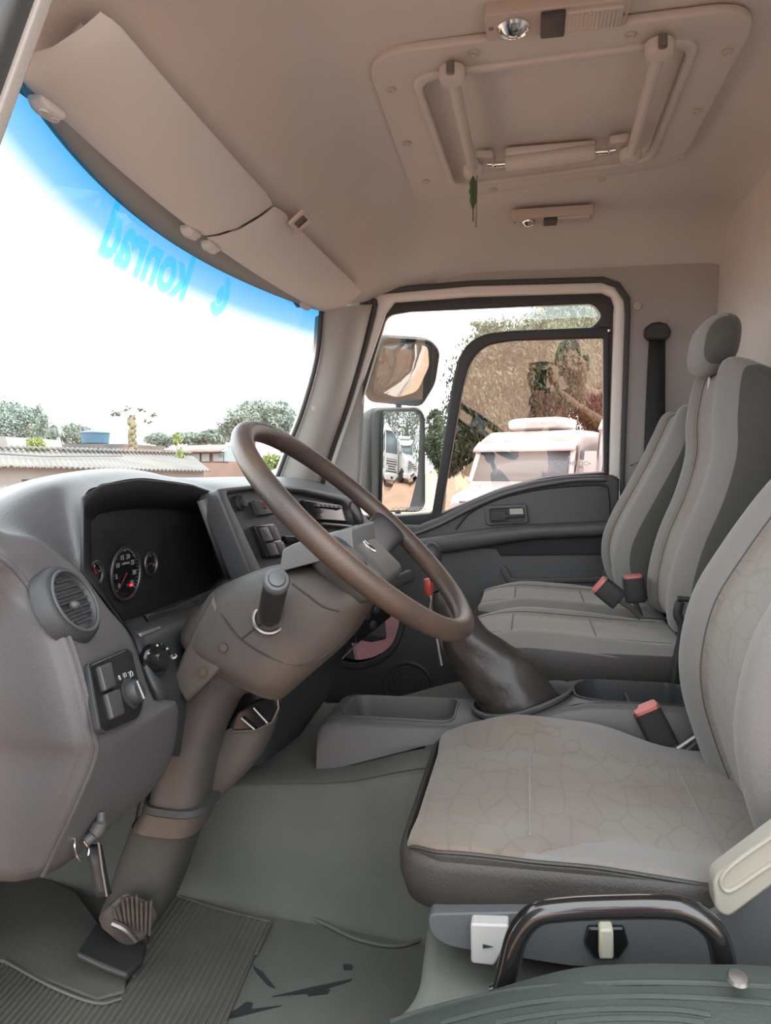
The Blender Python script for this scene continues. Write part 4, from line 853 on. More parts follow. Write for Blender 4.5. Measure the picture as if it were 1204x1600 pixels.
for k, (c, a, b) in enumerate(bs):
    c = V(c); ax = (V(bs[min(k+1, len(bs)-1)][0])-V(bs[max(k-1, 0)][0])).normalized() if k > 1 else V((-.1*k, 0, 1)).normalized()
    e1 = V((0, 1, 0)).cross(ax).normalized(); row = []
    for j in range(40):
        an = 2*math.pi*j/40; wr = 1+.045*math.sin(an*3+k*.9)*(1 if 1 < k < 7 else .2)+.03*math.sin(an*7+k*2.1)*(1 if 1 < k < 7 else 0); row.append(c+e1*math.cos(an)*a*wr+V((0, 1, 0))*math.sin(an)*b*wr)
    rows.append(row)
cols = [crom(c, 4) for c in zip(*rows)]; rows = list(zip(*cols)); build('gear_boot', MB().grid(rows, cv=True), 'leather', t, smooth=70)
q = MB(); q.tube([V((-.178, 1.57, -.26)), V((-.20, 1.57, -.20))], .010); q.ell(V((-.205, 1.57, -.185)), (.024, .024, .032)); build('gear_knob', q, 'black', t)

# ================================================================ SEATS
def pad(path, wid, th, bol, yc, up_sign=1, ins=.60, n=44, endr=.03, bol2=False, insf=None, edge=.035, sub=5):
    """padded cushion: path = (x, z) of the centre line of its front face; returns MB with material slots 0 insert 1 bolster 2 skirt"""
    P = crom([V((a, 0, b)) for a, b in path], sub); N = len(P); rows = []
    L = [0]
    for i in range(1, N): L.append(L[-1]+(P[i]-P[i-1]).length)
    for i, p in enumerate(P):
        t = (P[min(i+1, N-1)]-P[max(i-1, 0)]).normalized(); nm = V((-t.z, 0, t.x))*up_sign; u = L[i]/L[-1]
        d0, d1 = L[i], L[-1]-L[i]; e = 1
        dd_ = min(d0, d1)
        e = 1 if dd_ > endr else math.sqrt(max(0, 1-(1-dd_/endr)**2)); W_ = wid(u)/2; T_ = th(u); row = []
        for k in range(n):
            s = k/n
            if s < .62:      # across the face
                v = -1+2*s/.62; y = v*W_; b_ = (bol(u, v) if bol2 else bol(u))*ss(abs(v), ins-.12, ins+.22); r = edge; dd2 = W_-abs(y); h = b_-(r-math.sqrt(max(0, r*r-(r-dd2)**2)) if dd2 < r else 0)
            else:
                q_ = (s-.62)/.38
                if q_ < .22: v = 1; y = W_*(1+.01); h = (bol(u, 1) if bol2 else bol(u))-edge-(T_-edge)*q_/.22*.8
                elif q_ > .78: y = -W_*1.01; h = (bol(u, -1) if bol2 else bol(u))-edge-(T_-edge)*(1-q_)/.22*.8
                else: v = (q_-.22)/.56; y = W_*(.96-1.92*v); h = -T_+.0
            h = h*e-(1-e)*T_*.5; row.append(p+nm*h+V((0, yc+y*(.985+.015*e), 0)))
        rows.append(row)
    def mf(i, j):
        if j < 0: return 1
        s = (j+.5)/n
        if s < .62:
            v = abs(-1+2*s/.62); k_ = insf(L[min(i, N-1)]/L[-1]) if insf else ins; return 0 if v < k_ else 1
        return 2
    mb = MB(); mb.grid(rows, cv=True, caps=True, mf=mf); return mb, rows
def seam(rows, idxs, name, parent, m='skirt', r=.0022, lift=.001):
    for j in idxs:
        q = MB(); q.tube([rows[i][j] for i in range(2, len(rows)-2)], r, 6); build(name, q, m, parent)
# --- driver seat
ds = thing('driver_seat', (.1, 1.21, -.69), 'grey patterned driver seat nearest the camera with stained cushion', 'seat')
wid = lambda u: .43+.055*ss(u, 0, .12)-.02*ss(u, .8, 1)
mb, rows = pad([(-.170, -.535), (-.156, -.520), (-.10, -.512), (0, -.513), (.12, -.520), (.24, -.528), (.33, -.530), (.40, -.525)], wid, lambda u: .045, lambda u, v: (.006+.030*ss(u, .05, .3)*(1-ss(u, .5, .8))) if v > 0 else .004+.006*ss(u, .3, .5), 1.21, 1, .66, bol2=True, insf=lambda u: 1.0 if u < .30 else .97-.29*ss(u, .30, .55), edge=.009, n=176, sub=16)
build('seat_cushion', mb, ['fabric', 'bolster', 'skirt'], ds, smooth=70)
q = MB(); sk = []
for s, z in ((.93, -.60), (.985, -.592), (1.016, -.560), (1.018, -.535), (1.008, -.523), (.985, -.520), (.95, -.55)):
    ring = fillet([(-.172, .965), (.40, .965), (.40, 1.455), (-.172, 1.455)], [.07, .02, .02, .07], 7); sk.append([V((.114+(x-.114)*s, 1.21+(y-1.21)*s, z+.0*x+(-.006 if x < 0 else 0))) for x, y in ring])
q.grid(sk, cv=True, caps=True); build('seat_skirt', q, 'skirt', ds, smooth=70)
# cross seams of the insert
for frac in (.44, .75):
    i = int(frac*(len(rows)-1)); js = range(12, 92, 4); q = MB(); q.tube([rows[i][j]+V((0, 0, .0004)) for j in js], .0018, 6); build('cross_seam', q, 'bolster', ds)
q = MB(); q.tube([rows[i][0]+V((0, -.001, .002)) for i in range(2, len(rows)-3)], .0028, 6); build('piping', q, 'skirt', ds)
# backrest, reclined
bpth = [(.385, -.60), (.352, -.53), (.326, -.46), (.306, -.39), (.302, -.32), (.320, -.23), (.362, -.15), (.42, -.06), (.49, .03), (.53, .11)]
mb, rows = pad(bpth[::-1], lambda u: .46-.03*ss(abs(u-.5), .3, .5), lambda u: .13, lambda u: .030, 1.21, -1, .56, edge=.045)
build('backrest', mb, ['fabric', 'bolster', 'bolsterdark'], ds, smooth=70)
seam(rows, (6, 21), 'insert_seam', ds, 'bolsterdark', .0018)
# recliner cover and lever, base, switches
q = MB(); rc = fillet([PY(*p, .93).xz if False else (PY(*p, .93).x, PY(*p, .93).z) for p in [(1108, 1362), (1204, 1290), (1300, 1220), (1300, 1310), (1204, 1370), (1132, 1424), (1112, 1412)]], [.012, .0, .0, .0, .0, .012, .01])
q.prism([V((x, .915, z)) for x, z in rc], (0, .03, 0)); rcv = build('recliner_cover', q, 'beige', ds, bevel=.006, seg=3)
q = MB(); q.tube(crom([V((PY(*p, .914).x, .914, PY(*p, .914).z)) for p in [(1260, 1275), (1190, 1318), (1140, 1355), (1126, 1378), (1140, 1392), (1190, 1360), (1260, 1315)]], 5), .0028, 8); build('cover_groove', q, 'beige', rcv)
q = MB(); q.prism([V((PY(*p, .96).x, .955, PY(*p, .96).z)) for p in [(1100, 1425), (1210, 1370), (1320, 1350), (1320, 1520), (1100, 1520)]], (0, .03, 0)); build('side_plate', q, 'greyplastic', ds, bevel=.006)
q = MB(); q.prism([V((PY(*p, .945).x, .945, PY(*p, .945).z)) for p in fillet([(667, 1428), (1100, 1420), (1110, 1510), (900, 1512), (700, 1480), (672, 1462)], [14, 4, 6, 30, 20, 14])], (0, .40, 0)); bs_ = build('seat_base', q, 'greyplastic', ds, bevel=.008, seg=3)
q = MB(); q.prism([V((PY(*p, .93).x, .925, PY(*p, .93).z)) for p in fillet([(735, 1440), (795, 1442), (790, 1470), (772, 1506), (736, 1502)], 6)], (0, .03, 0)); hn = build('height_handle', q, 'whiteplastic', bs_, bevel=.004)
q = MB(); q.prism([V((PY(*p, .9235).x, .9235, PY(*p, .9235).z)) for p in [(754, 1476), (770, 1480), (754, 1482)]], (0, .002, 0)); build('handle_mark', q, 'dashdark', hn)
q = MB(); q.prism([V((PY(*p, .935).x, .938, PY(*p, .935).z)) for p in [(918, 1452), (975, 1452), (983, 1480), (968, 1502), (928, 1502), (912, 1478)]], (0, .02, 0)); build('switch_recess', q, 'gloss', bs_, bevel=.003)
q = MB(); q.prism([V((PY(*p, .925).x, .925, PY(*p, .925).z)) for p in [(936, 1453), (958, 1453), (959, 1500), (936, 1500)]], (0, .02, 0)); build('tilt_lever', q, 'cream', bs_, bevel=.003)
q = MB(); q.prism([V((x, y, -.69)) for x, y in [(-.04, 1.02), (.38, 1.02), (.38, 1.40), (-.04, 1.40)]], (0, 0, .07)); build('seat_rail_box', q, 'black', bs_, bevel=.01)
# --- bench seats
def bench(name, y, w_, dz, label, zb, hr):
    t = thing(name, (.1, y, -.69), label, 'seat')
    mb, rows = pad([(-.150, -.425+dz), (-.132, -.404+dz), (-.07, -.392+dz), (.02, -.391+dz), (.14, -.397+dz), (.26, -.400+dz), (.38, -.40+dz)], lambda u: w_-.06*(1-ss(u, 0, .2)), lambda u: .04, lambda u: .004+.014*ss(u, .1, .3)*(1-ss(u, .5, .9)), y, 1, .66)
    build('seat_cushion', mb, ['fabric', 'bolster', 'bolster'], t, smooth=70)
    ring = fillet([(-.150, y-w_/2), (.40, y-w_/2), (.40, y+w_/2), (-.150, y+w_/2)], [.06, .02, .02, .06], 7)
    q = MB(); q.grid([[V((.12+(x-.12)*s, y+(yy-y)*s, z+dz)) for x, yy in ring] for s, z in ((.93, -.52), (.985, -.505), (1.012, -.45), (1.012, -.425), (1.0, -.416), (.96, -.43))], cv=True, caps=True)
    build('seat_skirt', q, 'skirt', t, smooth=70)
    for frac in (.42, .72):
        i = int(frac*(len(rows)-1)); q = MB(); q.tube([rows[i][j]+V((0, 0, .0005)) for j in range(5, 23)], .0018, 6); build('cross_seam', q, 'bolsterdark', t)
    seam(rows, (4, 23), 'insert_seam', t, 'bolsterdark', .0014)
    q = MB(); q.box(V((.15, y, -.62)), (.42, w_*.7, .18)); build('seat_base', q, 'black', t, bevel=.01)
    mb, rows = pad([(p[0]+zb[0], p[1]+zb[1]) for p in hr], lambda u: w_-.05*(1-ss(u, 0, .25))-.0, lambda u: .135, lambda u: .024, y, -1, .58, edge=.045, endr=.05)
    build('backrest', mb, ['fabric', 'bolster', 'bolsterdark'], t, smooth=70)
    seam(rows, (6, 21), 'insert_seam', t, 'bolsterdark', .0016)
    q = MB(); i = int(.5*len(rows)); q.tube([rows[i][j] for j in range(7, 21)], .0016, 6); build('cross_seam', q, 'bolster', t)
    return t
bp1 = [(.47, .268), (.438, .225), (.424, .13), (.424, .04), (.400, -.06), (.362, -.16), (.340, -.25), (.336, -.32), (.35, -.39)]
ms = bench('bench_seat', 1.905, .36, 0, 'middle passenger seat with tall headrested backrest behind the gear lever', (0, 0), bp1)
os_ = bench('bench_seat', 2.30, .38, .012, 'outer passenger seat against the far door, its backrest mostly hidden', (-.005, -.02), [(.46, .215), (.43, .18), (.405, .12), (.375, .05), (.33, -.04), (.285, -.13), (.262, -.20), (.265, -.27), (.30, -.36)])
# headrest of the middle seat
q = MB()
rows = []
for k in range(25):
    v = -1+2*k/24; e = max(.02, (1-abs(v)**3.2))**.5; row = []
    for j in range(28):
        a = 2*math.pi*j/28; x = .432+.048*e*math.copysign(abs(math.cos(a))**.85, math.cos(a))+.012*math.sin(a); z = .300+.070*e*math.copysign(abs(math.sin(a))**.8, math.sin(a)); row.append(V((x, 1.905+v*.115, z)))
    rows.append(row)
q.grid(rows, cv=True, caps=True, mf=lambda i, j: 1 if i < 3 or i > 20 or j < 0 else (1 if not 7 <= j <= 21 else 0)); build('headrest', q, ['bolster', 'bolsterdark'], ms, smooth=70)
for s in (-.05, .05): q = MB(); q.cyl(V((.437, 1.905+s, .18)), V((.44, 1.905+s, .26)), .006); build('headrest_post', q, 'steel', ms)
# rear shell panel of the middle seat
q = MB(); q.prism([V((x, 1.735, z)) for x, z in fillet([(.535, .205), (.585, .17), (.60, .05), (.57, -.40), (.47, -.42), (.54, -.1)], .02)], (0, .34, 0)); build('back_shell', q, 'dashdark', ms, bevel=.01)
q = MB(); q.tube(crom([PY(1062, 940, 1.70), PY(1058, 960, 1.70), PY(1066, 985, 1.70), PY(1055, 1040, 1.70), PY(1052, 1075, 1.70)], 4), .010); q.tube([PY(1058, 935, 1.70), PY(1088, 938, 1.70)], .006); build('hinge_arm', q, 'black', ms)

# ================================================================ SEAT BELTS
def buckle(p, q_, y, label, w_=.026, dep=.055, stalk=None):
    a, b = PY(*p, y), PY(*q_, y); d = (a-b); L = d.length; d.normalize(); s = d.cross(V((0, 1, 0))).normalized(); t = thing('belt_buckle', b, label, 'belt buckle', 'seat belt buckles')
    mb = MB(); mb.sup([(b-s*w_*.85, b+s*w_*.85, V((0, dep*.42, 0))), (b.lerp(a, .1)-s*w_, b.lerp(a, .1)+s*w_, V((0, dep*.5, 0))), (a-s*w_, a+s*w_, V((0, dep*.5, 0)))], 24, .35); build('buckle_body', mb, 'black', t, smooth=50)
    mb = MB(); mb.sup([(a-d*.004-s*w_*.9, a-d*.004+s*w_*.9, V((0, dep*.44, 0))), (a+d*.006-s*w_*.88, a+d*.006+s*w_*.88, V((0, dep*.42, 0)))], 20, .4, sub=2); build('release_button', mb, 'redclear', t, smooth=50)
    if stalk:
        mb = MB(); mb.tube([b]+[PY(*c, y) for c in stalk], .014, 10, flat=.5); build('buckle_stalk', mb, 'steel', t)
    return t
buckle((1009, 1108), (1038, 1165), 1.475, 'red-topped black buckle standing between the driver seat and the console', .026, .05, [(1062, 1190), (1085, 1215)])
buckle((937, 914), (966, 938), 1.90, 'red-topped black buckle leaning forward over the middle seat cushion', .026, .05, [(985, 950), (1000, 965)])
buckle((988, 902), (992, 940), 2.02, 'red-topped black buckle upright against the middle backrest', .026, .05, [(1000, 962)])
q = MB(); q.prism([PY(*p, 1.46) for p in [(1035, 1190), (1085, 1150), (1112, 1165), (1120, 1215), (1060, 1215), (1040, 1210)]], (0, -.02, 0)); build('buckle_bracket', q, 'black', ds, bevel=.005)
q = MB(); q.tube([PY(1058, 1170, 1.45), PY(1088, 1150, 1.45)], .006); build('bracket_edge', q, 'steel', ds)
bl = thing('seat_belt', PY(1010, 800, 2.62), 'black passenger seat belt strap with its mushroom-shaped guide on the far pillar', 'seat belt')
q = MB(); q.grid([[PY(1014, 520, 2.612), PY(1039, 520, 2.612)], [PY(1010, 600, 2.612), PY(1039, 600, 2.612)], [PY(1006, 690, 2.612), PY(1039, 690, 2.612)], [PY(1001, 790, 2.612), PY(1030, 790, 2.612)], [PY(1001, 900, 2.612), PY(1030, 900, 2.612)]]); build('strap', q, 'belt', bl, solid=.004)
q = MB(); pts = [(1006, 524), (1007, 512), (1018, 504), (1030, 502), (1042, 505), (1049, 515), (1047, 526), (1040, 531), (1012, 531)]; q.prism([PY(*p, 2.585) for p in pts], (0, .03, 0)); build('belt_guide', q, 'black', bl, bevel=.008, seg=3)
q = MB(); q.tube([PY(986, 727, 2.58), PY(1000, 720, 2.59)], [.007, .010], flat=.4); build('belt_tongue', q, 'chrome', bl)
q = MB(); q.lathe(PY(995, 478, 2.60), (0, -1, 0), [(.014, 0), (.013, .004), (.006, .005)], 20); build('coat_hook', q, 'trim', label='small round beige plug on the far pillar above the seat belt', cat='plug')
# ventilation strip in the rear corner
vs_ = thing('vent_strip', V((.635, 2.60, .50)), 'narrow perforated strip in the far rear corner above the headrest', 'vent')
q = MB(); q.box(V((.640, 2.585, .60)), (.012, .035, .20)); build('strip_base', q, 'pillar', vs_, bevel=.003)
for k in range(9): q = MB(); q.box(V((.632, 2.585, .515+.021*k)), (.004, .022, .010), Matrix.Rotation(.5, 3, 'X')); build('slot', q, 'dashdark', vs_)
# red-capped valve lever seen through the wheel
rl = thing('park_brake_lever', PY(680, 960, 1.80), 'small lever with a red cap on a bent metal stem, seen through the wheel', 'lever')
q = MB(); q.tube(crom([PY(669, 925, 1.80), PY(674, 938, 1.80), PY(672, 950, 1.80), PY(680, 985, 1.80), PY(690, 1040, 1.78)], 4), .006); build('lever_stem', q, 'steel', rl)
q = MB(); q.sup([(PY(662, 905, 1.80), PY(673, 903, 1.80), V((0, .012, 0))), (PY(663, 915, 1.80), PY(676, 913, 1.80), V((0, .015, 0))), (PY(665, 930, 1.80), PY(677, 928, 1.80), V((0, .013, 0)))], 16, .5); build('lever_cap', q, 'red', rl)

# ================================================================ BLACK GRAB HANDLE ON THE SILL
gh = thing('grab_handle', PY(800, 1545, .86), 'glossy black tubular grab rail in front of the driver seat base', 'grab handle')
q = MB(); P = crom([PY(785, 1552, .86), PY(795, 1510, .86), PY(808, 1462, .86), PY(835, 1430, .86), PY(880, 1421, .86), PY(960, 1417, .86), PY(1040, 1417, .86), PY(1080, 1426, .86), PY(1115, 1455, .86), PY(1130, 1500, .86), PY(1138, 1550, .86)], 6)
q.tube(P, .0135, 18); build('rail', q, 'handle', gh)
q = MB(); q.tube([PY(768, 1550, .86), PY(800, 1538, .86)], .008, 10); build('rail_foot', q, 'handle', gh)

# ================================================================ ROOF HATCH, LAMPS
RZ = .800
hp = Pl((.03, 1.76, RZ), (1, 0, 0), (0, 1, 0)); 
def H(pts): return [hp.hit(*p) for p in pts]
hat = thing('roof_hatch', (.03, 1.76, RZ), 'large moulded roof hatch with two struts and a cross spring', 'roof hatch')
ho = fillet(H([(566, 84), (1196, 6), (1062, 258), (650, 318)]), .095, 10)
hi_ = fillet(H([(655, 118), (1078, 62), (1010, 245), (712, 285)]), .05, 6)
def zr(p, d): return V((hp.o.x+p[0], hp.o.y+p[1], RZ+d))
plate('hatch_surround', hp, [ho, hi_[::-1]], .018, .004, 'hatch', hat, .006, seg=3)
plate('inner_lip', hp, [grow(hi_, .07), hi_[::-1]], .012, -.007, 'hatch', hat, .005, seg=3)
rows = [[zr(p, 0) for p in hi_], [zr(p, .05) for p in hi_]]; q = MB(); q.grid(rows, cv=True); build('hatch_well', q, 'hatch', hat, solid=.003)
plate('hatch_seal', hp, [grow(hi_, .03), grow(hi_, -.06)[::-1]], .012, .046, 'rubber', hat)
plate('hatch_lid', hp, [grow(hi_, .05)], .012, .062, 'hatchlid', hat)
def strut(a, b, za, zb, label=None):
    za -= .018; zb -= .008; A = PZ(*a, za); B = PZ(*b, zb); st_ = MB(); st_.tube([A, B], .0125, 14); s_ = build('strut', st_, 'hatch', hat)
    for p, r in ((A, .026), (B, .026)):
        q = MB(); q.lathe(p+V((0, 0, .012)), (0, 0, -1), [(r, 0), (r, .014), (r*.85, .024), (.001, .026)], 24); build('strut_boss', q, 'hatch', s_)
    q = MB(); d = (B-A).normalized(); q.lathe(A+V((0, -.035, .006)), (0, 0, -1), [(.008, 0), (.008, .02), (.001, .021)], 14); build('strut_pin', q, 'steel', s_)
strut((706, 118), (739, 268), .79, .775); strut((1030, 78), (985, 243), .79, .775)
A = PZ(790, 256, .775); B = PZ(930, 238, .775); q = MB(); q.tube([A, A.lerp(B, .02), A.lerp(B, .98), B], [.016, .019, .019, .016], 20); build('spring_cylinder', q, 'hatch', hat)
q = MB(); q.box((A+B)/2+V((0, .012, .022)), (.22, .05, .02)); build('cylinder_mount', q, 'hatch', hat, bevel=.006)
for e, o_ in ((A, -1), (B, 1)):
    p = e+V((.026*o_, 0, 0)); q = MB(); q.tube([e, p], .007); q.ell(p, (.010, .008, .008)); q.tube([p, p+V((.02*o_, .0, .002))], .006); build('ball_joint', q, 'chrome', hat)
    q = MB(); q.prism([p+V((.005*o_, -.02, .01)), p+V((.05*o_, -.03, .01)), p+V((.04*o_, .035, .01)), p+V((.0, .02, .01))], (0, 0, .02)); build('joint_bracket', q, 'hatch', hat, bevel=.005)
for p in [(611, 145), (635, 228), (665, 287), (740, 88), (985, 60), (1136, 86), (1088, 178), (1064, 248), (940, 283), (770, 300)]:
    c = PZ(*p, RZ-.012); q = MB(); q.lathe(c+V((0, 0, .006)), (0, 0, -1), [(.0105, 0), (.010, .0025), (.007, .0035), (.005, .001), (.001, .001)], 18); build('screw_plug', q, 'lampbase', hat)
# interior lamps
def lamp(name, c, w_, d_, label, round_at, yaw=0):
    c = V(c); t = thing(name, c, label, 'ceiling lamp', 'dome lamps beside the roof hatch'); pl = Pl(c, (math.cos(yaw), math.sin(yaw), 0), (-math.sin(yaw), math.cos(yaw), 0))
    plate('lamp_base', pl, [rrect(0, 0, w_, d_, .006)], .030, .008, 'lampbase', t, .003)
    plate('lamp_lens', pl, [rrect(w_*.24, 0, w_*.44, d_*.70, .004)], .012, -.006, 'lens', t, .002)
    for k in range(14): q = MB(); p = pl.pt(w_*(.07+.027*k), 0, -.013); q.box(p, (.0022, d_*.62, .002)); build('lens_rib', q, 'lens', t)
    plate('rocker_switch', pl, [rrect(-.02*w_, 0, w_*.17, d_*.86, .004)], .014, -.010, 'switch', t, .003)
    q = MB(); q.lathe(pl.pt(-w_*.30, 0, -.006), (0, 0, -1), [(d_*.38, 0), (d_*.38, .006), (d_*.33, .010), (d_*.30, .007), (d_*.27, .009), (d_*.15, .017), (.001, .019)], 32); s_ = build('reading_spot', q, 'chrome', t)
    q = MB(); q.ell(pl.pt(-w_*.30, 0, -.012), (d_*.26, d_*.26, .011)); build('spot_lens', q, 'lens', s_)
    for s in (-1, 1): q = MB(); q.lathe(pl.pt(s*w_*.46, 0, -.006), (0, 0, -1), [(.005, 0), (.004, .003), (.001, .003)], 12); build('screw', q, 'steel', t)
lamp('dome_lamp', PZ(868, 27, .797), .245, .078, 'larger beige dome lamp with ribbed lens at the near edge of the roof hatch', 0)
lamp('dome_lamp', PZ(862, 340, .782), .245, .062, 'smaller looking dome lamp on the far side of the roof hatch above the passenger window', 0)
# leaf charm hanging from the strut
ch = thing('leaf_charm', PZ(738, 270, .77), 'small green leaf-shaped charm hanging on a string from the roof hatch strut', 'charm')
tp = PZ(739, 268, .765); q = MB(); q.tube([tp, tp+V((0, 0, -.012))], .0012, 6); q.tube([tp+V((.01, 0, 0)), tp+V((.008, .0, -.14))], .0012, 6); q.tube([tp+V((0, 0, -.08)), tp+V((.001, 0, -.125))], .0016, 6); build('string', q, 'string', ch)
q = MB(); pts = [(0, 0), (.007, -.012), (.010, -.022), (.008, -.030), (.011, -.042), (.008, -.055), (.009, -.064), (.004, -.078), (0, -.088), (-.005, -.076), (-.009, -.062), (-.007, -.05), (-.011, -.04), (-.008, -.028), (-.010, -.018), (-.006, -.008)]
q.prism([tp+V((a, 0, b-.010)) for a, b in pts], (0, .002, 0)); lf = build('leaf', q, 'leaf', ch); q = MB(); q.tube([tp+V((0, -.001, -.010)), tp+V((0, -.001, -.098))], .0012, 6); build('leaf_vein', q, 'string', lf)

# ================================================================ THE YARD OUTSIDE
def foliage(blobs, n, size, rnd, droop=0):
    n = int(n*2.2); size *= .62; q = MB(); tot = sum(b[1][0]*b[1][1]*b[1][2] for b in blobs)
    for c, r in blobs:
        c = V(c); k = int(n*r[0]*r[1]*r[2]/tot)
        cl = [V((rnd.gauss(0, 1), rnd.gauss(0, 1), rnd.gauss(0, 1))).normalized()*rnd.uniform(.45, 1.0) for _ in range(max(6, k//45))]
        for i in range(k):
            d = cl[i % len(cl)]+V((rnd.gauss(0, .13), rnd.gauss(0, .13), rnd.gauss(0, .13)-droop*rnd.random()*.3)); p = c+V((d.x*r[0], d.y*r[1], d.z*r[2]))
            a = V((rnd.gauss(0, 1), rnd.gauss(0, 1), rnd.gauss(0, 1)-droop*2)).normalized(); b = a.orthogonal().normalized(); s = size*rnd.uniform(.6, 1.4)
            q.add([p-a*s, p+b*s*.35, p+a*s, p-b*s*.35], [(0, 1, 2, 3)])
    return q
def tree(name, base, blobs, n, size, m, label, seed, group=None, trunk=.15, droop=0, cat='tree'):
    rnd = random.Random(seed); base = V(base); t = thing(name, base, label, cat, group)
    build('leaves', foliage(blobs, n, size, rnd, droop), m, t, weld=False)
    if trunk:
        q = MB(); top = V(blobs[0][0]); q.tube(crom([base, base.lerp(top, .5)+V((rnd.uniform(-.3, .3)*trunk*5, 0, 0)), top], 4), [trunk*(1-.07*i) for i in range(9)], 8)
        for c, r in blobs[1:]: q.tube([base.lerp(top, .8), top.lerp(V(c), .6)], [trunk*.4, trunk*.15], 6)
        build('trunk', q, 'bark', t)
    return t
def G(px, Y): p = PY(px, 740, Y); return V((p.x, p.y, -2.1))
def B_(px, py, Y, rx, rz, ry=None): return (PY(px, py, Y), (rx*Y/FPX*1.0, (ry or rx)*Y/FPX, rz*Y/FPX))
# left, through the windshield
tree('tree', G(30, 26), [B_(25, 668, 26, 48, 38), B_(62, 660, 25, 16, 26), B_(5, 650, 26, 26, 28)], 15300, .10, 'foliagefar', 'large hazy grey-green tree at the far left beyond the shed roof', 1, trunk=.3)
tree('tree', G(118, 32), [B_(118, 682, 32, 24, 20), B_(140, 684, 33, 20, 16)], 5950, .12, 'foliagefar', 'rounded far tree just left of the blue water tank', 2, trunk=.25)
tree('tree', G(82, 30), [B_(82, 678, 30, 9, 13)], 900, .18, 'foliagefar', 'small thin tree between the big left tree and the rounded one', 3, trunk=.1)
tree('shrub', G(55, 15), [B_(55, 696, 15, 16, 12), B_(66, 702, 15, 8, 8)], 1600, .07, 'foliagebright', 'yellow-green bush standing behind the ridge of the shed roof', 4, trunk=.05, cat='bush')
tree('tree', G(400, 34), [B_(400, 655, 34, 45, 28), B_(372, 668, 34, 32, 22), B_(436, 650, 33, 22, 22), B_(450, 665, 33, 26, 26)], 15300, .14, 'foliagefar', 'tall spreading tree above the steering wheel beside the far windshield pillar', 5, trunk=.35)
for i, (px, py, rx, rz, lab) in enumerate([(245, 686, 18, 11, 'low far tree just right of the papaya stem'), (295, 684, 30, 9, 'flat-topped far tree over the tin shed'), (335, 682, 26, 12, 'dark far tree between the tin shed and the spreading tree')]):
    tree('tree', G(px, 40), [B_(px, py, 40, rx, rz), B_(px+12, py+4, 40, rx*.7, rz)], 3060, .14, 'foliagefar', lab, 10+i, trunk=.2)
tree('shrub', G(470, 20), [B_(425, 722, 20, 18, 14), B_(460, 712, 20, 26, 18), B_(395, 740, 20, 24, 6)], 3000, .10, 'foliagebright', 'green bushes seen inside the steering wheel ring beyond the dash', 14, trunk=0, cat='bush')
# papaya: thin stem, clustered fruit and a few leaf tufts
pb = G(207, 13); pt = PY(206, 650, 13); t = thing('papaya_tree', pb, 'thin papaya tree with fruit clustered on its bare stem left of centre', 'tree')
q = MB(); q.tube(crom([pb, pb.lerp(pt, .5), pt], 5), [.09-.004*i for i in range(11)], 10); build('stem', q, 'bark', t)
q = MB(); rnd = random.Random(3)
for k in range(26): a = rnd.uniform(0, 6.28); p = pt+V((.05*math.cos(a), .05*math.sin(a), -.05-.022*k)); q.ell(p, (.045, .045, .06), n=8, m=6)
build('fruit_cluster', q, 'foliagedry', t)
q = MB(); tips = [V((.42, .1, .02)), V((-.40, .1, .05)), V((-.25, -.2, .03)), V((.1, .2, .12)), V((.40, -.1, -.12)), V((-.12, .1, .14))]
for d in tips: q.tube(crom([pt, pt+d*.55+V((0, 0, .06)), pt+d], 4), .008, 5)
build('leaf_stalks', q, 'foliagedry', t)
build('leaves', foliage([(pt+d, (.10, .10, .06)) for d in tips]+[(pt+V((0, 0, -.02)), (.10, .10, .07))], 420, .035, rnd), 'foliage', t, weld=False)
pb = G(277, 13.5); tree('sapling', pb, [(PY(277, 686, 13.5), (.13, .13, .12)), (PY(279, 715, 13.5), (.11, .11, .26))], 500, .05, 'foliagebright', 'slender sapling with a bright green top right of the papaya', 21, trunk=.035)
# shed with a corrugated roof
E0, E1 = PY(-90, 727, 7.0), PY(330, 737, 12.0); R0, R1 = PY(-90, 703, 8.6), PY(300, 712, 14.5)
shed = thing('shed', V((*((E0+E1)/2).xy, -2.1)), 'long low shed with corrugated grey roof and limewashed wall, lower left of the windshield', 'shed')
rows = []; NC = 420
for s in (0, .04, .33, .66, 1.0):
    row = []
    for k in range(NC+1):
        u = k/NC; p = E0.lerp(E1, u).lerp(R0.lerp(R1, u), s); row.append(p+V((0, 0, (.018 if s == 0 else .007)*math.sin(u*2*math.pi*52))))
    rows.append(row)
build('corrugated_roof', MB().grid(rows), 'fibro', shed, solid=.012)
rows = []
for s, dz in ((-.02, .035), (.0, .06), (.03, .03)):
    rows.append([R0.lerp(R1, k/NC)+(R0-E0)*s+V((0, 0, dz+.020*math.sin(k/NC*2*math.pi*52))) for k in range(NC+1)])
build('ridge_tiles', MB().grid(rows), 'fibro', shed, solid=.02)
wd = (E1-E0).normalized(); wn = V((-wd.y, wd.x, 0)).normalized(); wn = wn if wn.y > 0 else -wn
wp0, wp1 = E0+wn*.22+V((0, 0, .012)), E1+wn*.22+V((0, 0, .012)); ww = Pl(wp0, V((wd.x, wd.y, 0)), (0, 0, 1)); Lw = V((wp1-wp0).xy).length
wh = pxloop(ww, [(28, 749), (88, 749), (88, 800), (28, 800)]); plate('wall', ww, [[(0, -2.05-wp0.z), (Lw, -2.05-wp0.z), (Lw, wp1.z-wp0.z), (0, 0)], wh[::-1]], .12, 0, 'wallwhite', shed)
plate('window_opening', ww, [grow(wh, .02)], .05, -.03 if ww.n.y < 0 else .03, 'darkopen', shed)
